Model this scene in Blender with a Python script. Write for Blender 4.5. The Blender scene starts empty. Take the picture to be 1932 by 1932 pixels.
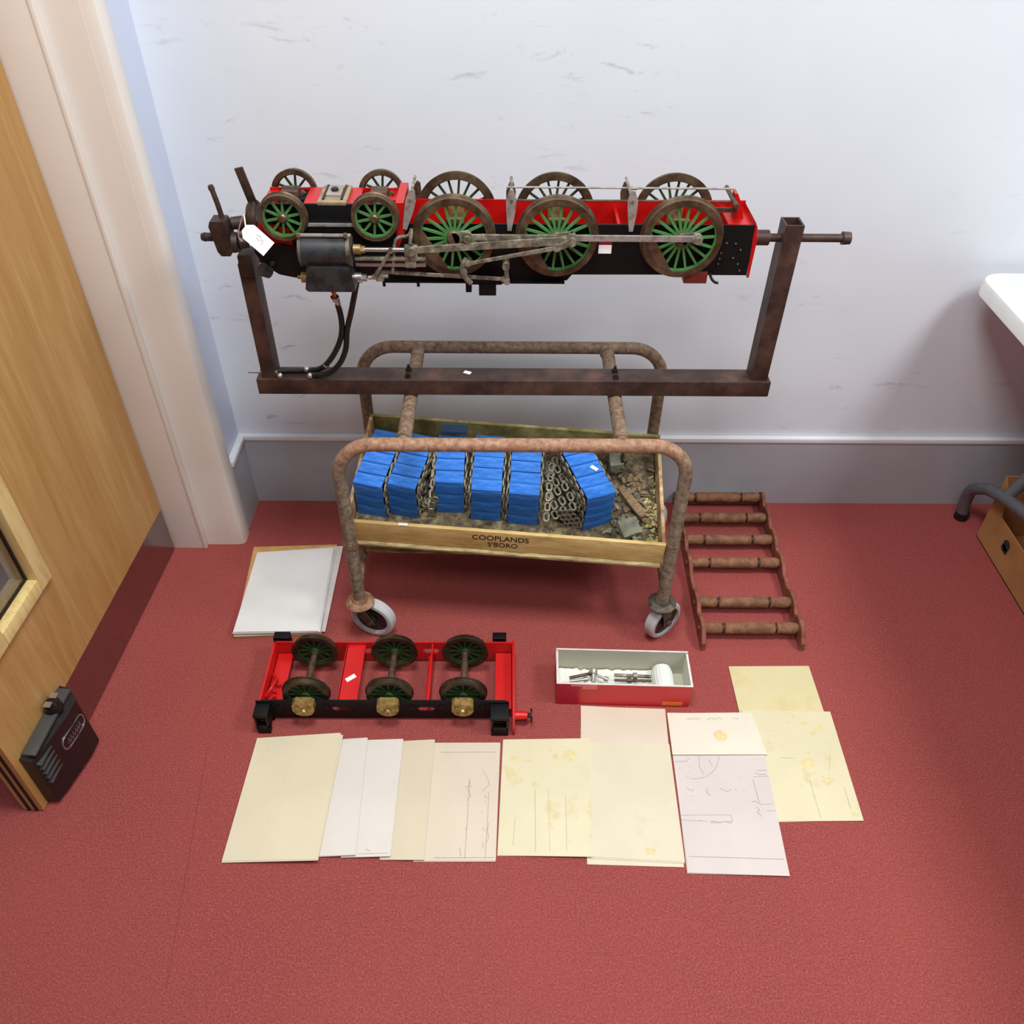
import bpy, bmesh, math, random
from mathutils import Vector as V, Matrix as M
from math import sin, cos, pi, radians as rad
random.seed(7)
S = bpy.context.scene
COL = S.collection

# ------------------------------------------------------------------ camera
CAM_H = 1.75
F_PX = 1593.3
cd = bpy.data.cameras.new('camera')
cd.sensor_width = 36
cd.lens = F_PX / 1932 * 36
cd.shift_y = -0.0008
cd.clip_start = 0.02
cam = bpy.data.objects.new('camera', cd)
COL.objects.link(cam)
right = V((0.99990, -0.00330, 0.00900)); down = V((0.0042, -0.664, -0.7478)); fwd = V((0.0084, 0.7478, -0.6639))
fwd.normalize(); right = (right - fwd * right.dot(fwd)).normalized(); down = fwd.cross(right)
mw = M((( right.x, -down.x, -fwd.x, 0), (right.y, -down.y, -fwd.y, 0), (right.z, -down.z, -fwd.z, CAM_H), (0, 0, 0, 1)))
cam.matrix_world = mw
S.camera = cam

# ------------------------------------------------------------------ world, lamps, exposure
w = bpy.data.worlds.new('room_light')
S.world = w
w.use_nodes = True
w.node_tree.nodes['Background'].inputs[0].default_value = (0.93, 0.96, 1.0, 1)
w.node_tree.nodes['Background'].inputs[1].default_value = 0.12
S.view_settings.view_transform = 'Standard'
S.view_settings.look = 'None'
S.view_settings.exposure = 0.0
S.view_settings.gamma = 1
S.view_settings.use_curve_mapping = False

def area(name, loc, size, power, col=(1, .99, .975)):
    l = bpy.data.lights.new(name, 'AREA')
    l.shape = 'RECTANGLE'; l.size, l.size_y = size; l.energy = power; l.color = col
    o = bpy.data.objects.new(name, l); o.location = loc
    COL.objects.link(o)
    return o
area('ceiling_lamp', (-0.05, 0.95, 2.75), (0.6, 0.6), 40)
area('ceiling_lamp', (1.85, 0.85, 2.75), (0.6, 0.6), 38)
area('ceiling_lamp', (0.15, -0.25, 2.75), (1.0, 0.6), 22)
area('ceiling_lamp', (2.0, -0.25, 2.75), (1.0, 0.6), 16)

# ------------------------------------------------------------------ materials
def lin(c):
    c = c / 255.0
    return c / 12.92 if c <= 0.04045 else ((c + 0.055) / 1.055) ** 2.4
def rgb(*c):
    return (lin(c[0]), lin(c[1]), lin(c[2]), 1)
class NT:
    def __init__(s, name, rough=.6, metal=0.0):
        s.m = bpy.data.materials.new(name); s.m.use_nodes = True
        s.t = s.m.node_tree; s.b = s.t.nodes['Principled BSDF']
        s.b.inputs['Roughness'].default_value = rough; s.b.inputs['Metallic'].default_value = metal
        s.co = s.t.nodes.new('ShaderNodeTexCoord').outputs['Object']
    def n(s, t, **kw):
        nd = s.t.nodes.new(t)
        for k, v in kw.items(): setattr(nd, k, v)
        return nd
    def l(s, a, b): s.t.links.new(a, b)
    def mapping(s, scale=(1, 1, 1), rot=(0, 0, 0), loc=(0, 0, 0)):
        m = s.n('ShaderNodeMapping'); m.inputs['Scale'].default_value = scale; m.inputs['Rotation'].default_value = rot
        m.inputs['Location'].default_value = loc
        s.l(s.co, m.inputs[0]); return m.outputs[0]
    def noise(s, scale, detail=4, rough=.6, co=None, dist=0):
        n = s.n('ShaderNodeTexNoise'); n.inputs['Scale'].default_value = scale; n.inputs['Detail'].default_value = detail
        n.inputs['Roughness'].default_value = rough; n.inputs['Distortion'].default_value = dist
        s.l(co or s.co, n.inputs['Vector']); return n.outputs[0]
    def ramp(s, fac, stops):
        r = s.n('ShaderNodeValToRGB'); e = r.color_ramp.elements
        e[0].position, e[0].color = stops[0]; e[1].position, e[1].color = stops[-1]
        for p, c in stops[1:-1]:
            x = e.new(p); x.color = c
        s.l(fac, r.inputs[0]); return r.outputs[0]
    def mix(s, fac, a, b, blend='MIX'):
        m = s.n('ShaderNodeMix', data_type='RGBA', blend_type=blend)
        for i, v in ((0, fac), (6, a), (7, b)):
            if hasattr(v, 'links') or hasattr(v, 'is_linked'): s.l(v, m.inputs[i])
            else: m.inputs[i].default_value = v
        return m.outputs[2]
    def bump(s, h, strength=.3, dist=.002):
        b = s.n('ShaderNodeBump'); b.inputs['Strength'].default_value = strength; b.inputs['Distance'].default_value = dist
        s.l(h, b.inputs['Height']); s.l(b.outputs[0], s.b.inputs['Normal'])
    def color(s, c): 
        if hasattr(c, 'is_linked'): s.l(c, s.b.inputs['Base Color'])
        else: s.b.inputs['Base Color'].default_value = c
        return s.m
def plain(name, c, rough=.55, metal=0., var=.12, scale=40, bump=0):
    t = NT(name, rough, metal)
    n = t.noise(scale, 3)
    a = tuple(x * (1 - var) for x in c[:3]) + (1,); b = tuple(min(1, x * (1 + var)) for x in c[:3]) + (1,)
    t.color(t.ramp(n, [(.3, a), (.7, b)]))
    if bump: t.bump(n, bump, .001)
    return t.m
def mottled(name, c1, c2, c3=None, scale=25, rough=.7, metal=0., bump=.25, p=(.38, .55, .68), stretch=(1, 1, 1)):
    t = NT(name, rough, metal)
    n = t.noise(scale, 6, .65, t.mapping(stretch))
    st = [(p[0], c1), (p[1], c2)] + ([(p[2], c3)] if c3 else [])
    t.color(t.ramp(n, st))
    if bump: t.bump(n, bump, .0015)
    return t.m

MT = {}
def build_materials():
    # wall paint with scuffs
    def wall(name, c, scuff):
        t = NT(name, .62)
        base = t.ramp(t.noise(1.7, 3), [(.3, rgb(*[x - 5 for x in c])), (.7, rgb(*[x + 3 for x in c]))])
        s1 = t.ramp(t.noise(9, 9, .72, t.mapping((1, 1, 3.2), (0, .35, 0)), .7), [(.59, (0, 0, 0, 1)), (.72, (1, 1, 1, 1))])
        s2 = t.ramp(t.noise(1.3, 2), [(.45, (0, 0, 0, 1)), (.65, (1, 1, 1, 1))])
        f = t.mix(1.0, s1, s2, 'MULTIPLY')
        f = t.mix(1.0, f, (scuff, scuff, scuff, 1), 'MULTIPLY')
        bw = t.n('ShaderNodeRGBToBW'); t.l(f, bw.inputs[0])
        t.color(t.mix(bw.outputs[0], base, rgb(120, 122, 128)))
        t.bump(t.noise(350, 2), .04, .001)
        return t.m
    MT['wall'] = wall('scuffed_wall_paint', (220, 227, 236), .75)
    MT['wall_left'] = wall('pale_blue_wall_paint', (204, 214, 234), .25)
    MT['skirt'] = plain('grey_skirting_vinyl', rgb(170, 172, 180), .5, 0, .05, 6)
    MT['white_gloss'] = plain('white_gloss_paint', rgb(228, 222, 215), .35, 0, .02, 5)
    MT['cap'] = plain('white_skirting_cap', rgb(226, 227, 232), .4, 0, .03, 8)
    # carpet
    t = NT('red_carpet', .95)
    n1 = t.noise(260, 3, .7); n2 = t.noise(55, 4, .6); n3 = t.noise(2.2, 3)
    c = t.ramp(n1, [(.28, rgb(122, 52, 49)), (.52, rgb(157, 79, 76)), (.78, rgb(194, 114, 108))])
    c = t.mix(t.ramp(n2, [(.3, (0, 0, 0, 1)), (.75, (.4, .4, .4, 1))]), c, rgb(140, 66, 63))
    c = t.mix(t.ramp(n3, [(.35, (0, 0, 0, 1)), (.7, (.22, .22, .22, 1))]), c, rgb(178, 88, 82))
    t.color(c); t.bump(n1, .6, .003); t.b.inputs['Specular IOR Level'].default_value = .1
    MT['carpet'] = t.m
    MT['seam'] = plain('carpet_seam_dark_red', rgb(136, 60, 57), .95)  # darker red of the thin joint between carpet tiles
    # oak veneer
    t = NT('oak_veneer', .42)
    g = t.noise(3.2, 6, .6, t.mapping((7, 7, .55)), 1.2)
    g2 = t.noise(30, 4, .6, t.mapping((9, 9, .25)))
    c = t.ramp(g, [(.3, rgb(172, 128, 72)), (.5, rgb(184, 142, 84)), (.7, rgb(194, 156, 100))])
    c = t.mix(t.ramp(g2, [(.4, (0, 0, 0, 1)), (.8, (.35, .35, .35, 1))]), c, rgb(160, 108, 52))
    t.color(c); MT['oak'] = t.m
    MT['bead'] = mottled('pale_oak_bead', rgb(214, 184, 116), rgb(228, 204, 142), None, 12, .45, 0, .05, stretch=(6, 6, 1))
    MT['kick'] = plain('brushed_steel_kick_plate', (.36, .34, .34, 1), .13, 1.0, .03, 20)
    MT['black_seal'] = plain('black_seal', rgb(14, 14, 15), .6)
    t = NT('glass', .02); t.b.inputs['Transmission Weight'].default_value = 1; t.b.inputs['IOR'].default_value = 1.45
    t.color(rgb(225, 222, 228)); MT['glass'] = t.m
    MT['black_plastic'] = plain('black_plastic', rgb(24, 22, 23), .3)
    MT['dark_grey_plastic'] = plain('dark_grey_plastic', rgb(72, 72, 72), .4)
    MT['silver'] = plain('bright_steel', rgb(205, 205, 206), .25, .9, .08)
    # steels
    MT['stand'] = mottled('dark_rusty_steel', rgb(50, 34, 29), rgb(74, 54, 47), rgb(96, 68, 54), 16, .5, .2, .2, stretch=(1, 1, 1))
    MT['stand_dark'] = mottled('dark_brown_gear_steel', rgb(40, 28, 24), rgb(60, 44, 37), rgb(76, 56, 46), 20, .5, .2, .2); MT['step'] = plain('dull_red_brown_paint', rgb(118, 44, 32), .55)
    MT['bolt'] = mottled('black_bolt', rgb(30, 24, 22), rgb(58, 44, 38), None, 60, .5, .4)
    MT['trolley'] = mottled('flaking_rusty_tube', rgb(92, 70, 54), rgb(128, 106, 86), rgb(156, 136, 114), 75, .7, .1, .4, (.32, .5, .7))
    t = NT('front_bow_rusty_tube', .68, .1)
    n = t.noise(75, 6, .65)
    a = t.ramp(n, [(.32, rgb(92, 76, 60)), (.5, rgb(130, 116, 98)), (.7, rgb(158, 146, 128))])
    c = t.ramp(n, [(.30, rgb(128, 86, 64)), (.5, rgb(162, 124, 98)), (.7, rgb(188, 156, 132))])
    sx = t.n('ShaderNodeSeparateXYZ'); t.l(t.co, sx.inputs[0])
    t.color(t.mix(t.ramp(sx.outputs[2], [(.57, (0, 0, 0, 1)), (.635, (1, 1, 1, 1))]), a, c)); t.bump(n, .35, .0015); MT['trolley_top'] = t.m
    MT['caster_metal'] = mottled('dirty_caster_steel', rgb(58, 54, 48), rgb(100, 92, 82), rgb(128, 108, 84), 50, .6, .3)
    MT['caster_cap'] = mottled('rusty_dust_cap', rgb(120, 84, 60), rgb(158, 120, 92), rgb(178, 140, 110), 50, .7, .1)
    MT['tyre_rubber'] = plain('pale_grey_rubber', rgb(192, 194, 196), .5, 0, .08, 30)
    MT['caster_hub'] = mottled('dark_oily_hub', rgb(34, 32, 28), rgb(64, 60, 52), None, 60, .5, .3)
    MT['rust_roller'] = mottled('brown_rust_roller', rgb(112, 74, 52), rgb(138, 96, 68), rgb(156, 112, 82), 40, .75, .1, .4)
    MT['rust_rail'] = mottled('red_rust_rail', rgb(116, 66, 48), rgb(144, 86, 66), rgb(164, 108, 88), 30, .75, .1, .35)
    # loco
    MT['red'] = plain('red_enamel', rgb(178, 16, 14), .3, 0, .1, 15)
    MT['red_tender'] = plain('bright_red_enamel', rgb(206, 28, 28), .35, 0, .08, 15)
    MT['black'] = plain('black_enamel', rgb(13, 13, 14), .5, 0, .2); MT['black'].node_tree.nodes['Principled BSDF'].inputs['Specular IOR Level'].default_value = .25
    MT['charcoal'] = mottled('worn_charcoal_casing', rgb(34, 36, 38), rgb(54, 57, 60), None, 40, .4, .2, .1)
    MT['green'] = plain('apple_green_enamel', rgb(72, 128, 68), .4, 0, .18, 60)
    MT['green_dark'] = plain('shaded_green_enamel', rgb(44, 70, 34), .5, 0, .3, 60)  # wheel green with the shade on the inner faces put into the colour
    MT['tyre'] = mottled('tarnished_brown_tyre', rgb(74, 58, 42), rgb(104, 86, 66), rgb(124, 106, 84), 30, .42, .6, .1)
    MT['weight'] = mottled('brown_balance_weight', rgb(86, 62, 46), rgb(108, 82, 62), None, 30, .55, .2, .1)
    MT['rods'] = mottled('oily_steel_rods', rgb(92, 86, 74), rgb(136, 130, 114), rgb(176, 172, 156), 60, .38, .3, .15)
    MT['rod_bright'] = plain('bright_piston_steel', rgb(196, 194, 190), .22, .9, .08)
    MT['rod_grey'] = mottled('light_grey_steel', rgb(140, 134, 126), rgb(176, 170, 164), None, 50, .45, .5, .1)
    MT['brass'] = mottled('dull_brass', rgb(120, 96, 58), rgb(166, 140, 96), None, 60, .4, .6)
    MT['bronze_plate'] = mottled('tan_bogie_plate', rgb(136, 120, 94), rgb(164, 148, 120), None, 60, .5, .3, .1)
    MT['copper'] = plain('copper_fitting', rgb(168, 98, 58), .3, .8)
    MT['rubber'] = plain('black_rubber', rgb(16, 16, 17), .45)
    MT['tag'] = plain('white_card', rgb(238, 238, 238), .7, 0, .02)
    MT['sticker'] = plain('white_sticker', rgb(246, 246, 248), .6, 0, .02)
    MT['ink'] = plain('black_ink', rgb(36, 32, 30), .8)
    MT['pencil'] = plain('pencil_grey', rgb(182, 172, 160), .9)
    MT['pencil_dark'] = plain('dark_pencil', rgb(172, 160, 152), .9)
    MT['dark_red_sticker'] = plain('dark_red_print', rgb(128, 12, 22), .6)
    MT['axle_brown'] = mottled('brown_axle_steel', rgb(70, 54, 44), rgb(104, 84, 68), None, 50, .45, .4, .1)
    MT['tender_tyre'] = mottled('dark_tender_tyre', rgb(46, 38, 28), rgb(78, 64, 48), rgb(104, 84, 62), 24, .42, .5, .1)
    MT['axlebox'] = mottled('brass_axlebox', rgb(128, 98, 48), rgb(176, 148, 88), None, 70, .4, .5, .3)
    # trays
    t = NT('worn_cream_board', .6)
    n = t.noise(9, 7, .65, t.mapping((1, 4, 4)))
    c = t.ramp(n, [(.3, rgb(184, 154, 92)), (.5, rgb(212, 182, 116)), (.68, rgb(226, 204, 146))])
    f = t.ramp(t.noise(24, 7, .72, t.mapping((.5, 1, 1.4))), [(.54, (0, 0, 0, 1)), (.72, (.75, .75, .75, 1))])
    t.color(t.mix(f, c, rgb(128, 104, 68))); t.bump(n, .2, .001); MT['tray'] = t.m
    MT['tray_rear'] = mottled('mossy_stained_board', rgb(112, 106, 56), rgb(166, 152, 94), rgb(206, 182, 128), 14, .8, 0, .4)
    MT['tray_side'] = mottled('peeling_cream_board', rgb(150, 104, 66), rgb(196, 170, 124), rgb(218, 204, 160), 26, .8, 0, .4)
    MT['tray_base'] = mottled('grubby_base_plank', rgb(128, 112, 76), rgb(178, 160, 114), rgb(206, 190, 144), 20, .8, 0, .3, stretch=(1, 5, 5))
    t = NT('grimy_debris', .9)
    n = t.noise(38, 8, .75); n2 = t.noise(9, 3)
    c = t.ramp(n, [(.36, rgb(40, 36, 28)), (.46, rgb(100, 90, 70)), (.56, rgb(152, 138, 104)), (.68, rgb(196, 184, 142))])
    t.color(t.mix(t.ramp(n2, [(.4, (0, 0, 0, 1)), (.65, (.55, .55, .55, 1))]), c, rgb(84, 72, 56))); t.bump(n, .8, .006); MT['debris'] = t.m
    MT['scrap_wood'] = mottled('splintered_wood', rgb(112, 92, 68), rgb(146, 122, 92), None, 24, .85, 0, .4, stretch=(1, 6, 6))
    MT['scrap_grey'] = mottled('grey_green_offcut', rgb(112, 112, 96), rgb(146, 146, 128), None, 24, .8, 0, .3)
    MT['straw'] = mottled('pale_yellow_lichen', rgb(168, 156, 92), rgb(206, 196, 132), None, 60, .9, 0, .5)
    t = NT('blue_enamel_slat', .38)
    n = t.noise(26, 5, .6, t.mapping((1, 5, 5)))
    c = t.ramp(n, [(.3, rgb(22, 92, 186)), (.5, rgb(44, 120, 216)), (.72, rgb(74, 144, 230))])
    f = t.ramp(t.noise(90, 5, .75), [(.60, (0, 0, 0, 1)), (.72, (.7, .7, .7, 1))])
    t.color(t.mix(f, c, rgb(96, 108, 122))); t.bump(n, .1, .001); MT['blue'] = t.m
    MT['blue_dark'] = plain('faded_dark_blue_slat', rgb(42, 74, 110), .5, 0, .15, 30)
    MT['chain'] = mottled('grimy_roller_chain', rgb(104, 96, 80), rgb(150, 142, 122), rgb(184, 176, 156), 60, .5, .15, .3)
    MT['chain_core'] = mottled('oily_chain_core', rgb(26, 24, 20), rgb(52, 48, 40), None, 60, .7, .2)
    # papers
    def paper(name, c, stain=None, amt=.5, scale=7, lo=.56):
        t = NT(name, .85)
        c = (c[0] * .955, c[1] * .955, c[2] * .955 + 2)
        b = t.ramp(t.noise(4, 4), [(.3, rgb(*[x - 7 for x in c])), (.7, rgb(*[min(255, x + 4) for x in c]))])
        if stain:
            f = t.ramp(t.noise(scale, 5, .6), [(lo, (0, 0, 0, 1)), (lo + .12, (amt, amt, amt, 1))])
            b = t.mix(f, b, rgb(*stain))
        sp = t.ramp(t.noise(120, 3, .7), [(.72, (0, 0, 0, 1)), (.8, (.35, .35, .35, 1))])
        t.color(t.mix(sp, b, rgb(150, 140, 110)))
        return t.m
    MT['p_cream'] = paper('aged_cream_paper', (232, 222, 190))
    MT['p_cream2'] = paper('plain_cream_paper', (230, 222, 194), (206, 190, 142), .4, 6, .6)
    MT['p_white'] = paper('off_white_paper', (232, 226, 216))
    MT['p_buff'] = paper('buff_paper', (226, 214, 186))
    MT['p_pinkish'] = paper('pinkish_buff_paper', (228, 216, 194))
    MT['p_stain'] = paper('oil_stained_cream_paper', (234, 226, 190), (206, 186, 112), .6, 12, .57)
    MT['p_stain2'] = paper('mildewed_cream_paper', (230, 222, 184), (196, 176, 120), .55, 11, .58)
    MT['p_yellow'] = paper('yellowed_paper', (228, 216, 168), (206, 186, 124), .5, 9, .52)
    MT['p_lilac'] = paper('lilac_grey_tracing_paper', (224, 214, 208))
    MT['p_clean'] = paper('clean_cream_paper', (238, 232, 212))
    MT['p_stack'] = paper('white_copy_paper', (236, 238, 236))
    MT['manila'] = plain('tan_manila_card', rgb(204, 160, 96), .8)
    MT['stain_mark'] = plain('yellow_brown_stain', rgb(220, 206, 156), .9, 0, .10, 80)
    MT['wallet'] = plain('clear_grey_wallet', rgb(214, 208, 206), .2, 0, .04)
    # boxes
    MT['box_red'] = plain('red_printed_card', rgb(206, 40, 44), .45, 0, .05, 6)
    MT['box_pink'] = plain('crimson_printed_card', rgb(176, 30, 56), .45, 0, .08, 12)
    MT['box_in'] = plain('grey_board_lining', rgb(192, 190, 172), .85, 0, .03, 20)
    MT['box_rim'] = plain('white_board_edge', rgb(226, 216, 212), .8)
    MT['tape'] = plain('pink_tape', rgb(226, 110, 108), .4)
    MT['orange'] = plain('orange_print', rgb(222, 122, 44), .5)
    MT['white_plastic'] = plain('white_plastic', rgb(232, 236, 232), .4, 0, .02)
    MT['tissue'] = plain('white_tissue', rgb(230, 232, 226), .9, 0, .05, 60, .5)
    MT['cardboard'] = mottled('brown_cardboard', rgb(156, 108, 62), rgb(172, 124, 74), None, 5, .85, 0, .05)
    MT['table'] = plain('white_moulded_plastic', rgb(232, 234, 232), .4, 0, .03, 30, .05)
    MT['table_leg'] = plain('grey_powder_coated_tube', rgb(104, 106, 110), .4, .3)
build_materials()

# ------------------------------------------------------------------ mesh helpers
def new(): return bmesh.new()
def box(bm, c, s, R=None, bev=0.0):
    b2 = bmesh.new()
    bmesh.ops.create_cube(b2, size=1)
    for v in b2.verts: v.co = V((v.co.x * s[0], v.co.y * s[1], v.co.z * s[2]))
    if bev: bmesh.ops.bevel(b2, geom=b2.edges[:], offset=bev, segments=2, affect='EDGES', profile=.6)
    T = M.Translation(V(c)) @ (R.to_4x4() if R else M.Identity(4))
    b2.transform(T); merge(bm, b2)
def merge(bm, b2):
    mp = {}
    for v in b2.verts: mp[v] = bm.verts.new(v.co)
    for f in b2.faces:
        try: bm.faces.new([mp[v] for v in f.verts])
        except ValueError: pass
    b2.free()
def bb(bm, a, b, bev=0.0):
    a, b = V(a), V(b); box(bm, (a + b) / 2, [abs(x) for x in (b - a)], None, bev)
def axes(d):
    d = V(d).normalized(); u = d.cross(V((0, 0, 1)))
    if u.length < 1e-4: u = V((1, 0, 0))
    u.normalize(); return u, d.cross(u).normalized()
def cyl(bm, p, q, r, r2=None, seg=16, cap=True):
    p, q = V(p), V(q); r2 = r if r2 is None else r2
    u, w_ = axes(q - p); A = []; B = []
    for i in range(seg):
        a = 2 * pi * i / seg; d = u * cos(a) + w_ * sin(a)
        A.append(bm.verts.new(p + d * r)); B.append(bm.verts.new(q + d * r2))
    for i in range(seg):
        j = (i + 1) % seg; bm.faces.new((A[i], A[j], B[j], B[i]))
    if cap: bm.faces.new(A[::-1]); bm.faces.new(B)
def lathe(bm, c, ax, prof, seg=32, closed=False):
    """prof: list of (offset along axis, radius)."""
    c = V(c); d = V(ax).normalized(); u, w_ = axes(d); rings = []
    for o, r in prof:
        rings.append([bm.verts.new(c + d * o + (u * cos(2 * pi * i / seg) + w_ * sin(2 * pi * i / seg)) * r) for i in range(seg)])
    n = len(rings)
    for k in range(n if closed else n - 1):
        a, b = rings[k], rings[(k + 1) % n]
        for i in range(seg):
            j = (i + 1) % seg; bm.faces.new((a[i], a[j], b[j], b[i]))
    if not closed:
        bm.faces.new(rings[0][::-1]); bm.faces.new(rings[-1])
def tube(bm, pts, r, seg=12, rr=None):
    pts = [V(p) for p in pts]; rings = []; n = len(pts)
    t0 = (pts[1] - pts[0]).normalized(); u, w_ = axes(t0)
    for i, p in enumerate(pts):
        t = (pts[min(i + 1, n - 1)] - pts[max(i - 1, 0)]).normalized()
        u = (u - t * u.dot(t)).normalized(); w_ = t.cross(u)
        R = rr[i] if rr else r
        rings.append([bm.verts.new(p + (u * cos(2 * pi * k / seg) + w_ * sin(2 * pi * k / seg)) * R) for k in range(seg)])
    for a, b in zip(rings, rings[1:]):
        for k in range(seg):
            j = (k + 1) % seg; bm.faces.new((a[k], a[j], b[j], b[k]))
    bm.faces.new(rings[0][::-1]); bm.faces.new(rings[-1])
def spline(pts, n=8):
    pts = [V(p) for p in pts]; out = []
    P = [pts[0]] + pts + [pts[-1]]
    for i in range(1, len(P) - 2):
        a, b, c, d = P[i - 1:i + 3]
        for k in range(n):
            t = k / n
            out.append(.5 * ((2 * b) + (c - a) * t + (2 * a - 5 * b + 4 * c - d) * t * t + (3 * b - a - 3 * c + d) * t ** 3))
    out.append(pts[-1]); return out
def prism(bm, poly, lo, hi, frame='XZ'):
    """extrude a 2d outline; XZ along Y, YZ along X, XY along Z."""
    f = {'XZ': lambda p, k: V((p[0], k, p[1])), 'YZ': lambda p, k: V((k, p[0], p[1])), 'XY': lambda p, k: V((p[0], p[1], k))}[frame]
    A = [bm.verts.new(f(p, lo)) for p in poly]; B = [bm.verts.new(f(p, hi)) for p in poly]; n = len(poly)
    bm.faces.new(A); bm.faces.new(B[::-1])
    for i in range(n):
        j = (i + 1) % n; bm.faces.new((A[i], B[i], B[j], A[j]))
def hull4(bm, q, th, n=None):
    """a slab over four corners given in 3d, thickness th downwards along the normal"""
    q = [V(p) for p in q]; nn = n or (q[1] - q[0]).cross(q[3] - q[0]).normalized()
    A = [bm.verts.new(p) for p in q]; B = [bm.verts.new(p - nn * th) for p in q]
    bm.faces.new(A); bm.faces.new(B[::-1])
    for i in range(4):
        j = (i + 1) % 4; bm.faces.new((A[i], B[i], B[j], A[j]))
def mesh_of(name, bm, mat, off=None, ang=35):
    bmesh.ops.recalc_face_normals(bm, faces=bm.faces[:])
    if off is not None:
        for v in bm.verts: v.co -= off
    me = bpy.data.meshes.new(name); bm.to_mesh(me); bm.free()
    me.materials.append(MT[mat] if isinstance(mat, str) else mat)
    for p in me.polygons: p.use_smooth = True
    me.set_sharp_from_angle(angle=rad(ang))
    return me
ROOT = {}
def root_off(o):
    while o.parent: o = o.parent
    return ROOT.get(o.name, V((0, 0, 0)))
def link(name, me, parent=None, label=None, loc=None):
    o = bpy.data.objects.new(name, me); COL.objects.link(o)
    if parent: o.parent = parent
    if label: o['label'] = label
    if loc is not None: o.location = loc
    return o
def part(name, bm, mat, parent, label=None, ang=35):
    """part modelled in world coordinates under a thing whose Empty has only a location"""
    return link(name, mesh_of(name, bm, mat, root_off(parent), ang), parent, label)
def empty(name, loc, label, cat, group=None):
    o = bpy.data.objects.new(name, None); o.empty_display_size = .05; COL.objects.link(o)
    o.location = loc; ROOT[o.name] = V(loc); tag(o, label, cat, group); return o
def tag(o, label, cat, group=None):
    o['label'] = label; o['category'] = cat
    if group: o['group'] = group
    return o
def struct(name, bm, mat, parent=None, label=None):
    o = link(name, mesh_of(name, bm, mat, root_off(parent) if parent else None), parent, label)
    if not parent: o['kind'] = 'structure'
    return o
def sempty(name, loc):
    o = bpy.data.objects.new(name, None); COL.objects.link(o); o.location = loc; ROOT[o.name] = V(loc); o['kind'] = 'structure'; return o
def rounded(w_, h, r, n=5):
    out = []
    for cx, cy, a0 in ((w_ / 2 - r, h / 2 - r, 0), (-w_ / 2 + r, h / 2 - r, 90), (-w_ / 2 + r, -h / 2 + r, 180), (w_ / 2 - r, -h / 2 + r, 270)):
        for k in range(n + 1):
            a = rad(a0 + 90 * k / n); out.append((cx + r * cos(a), cy + r * sin(a)))
    return out
def basis(ex, ey, ez): return M((ex, ey, ez)).transposed()

WALL_Y = 2.03
WALL_X = -0.792
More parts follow.
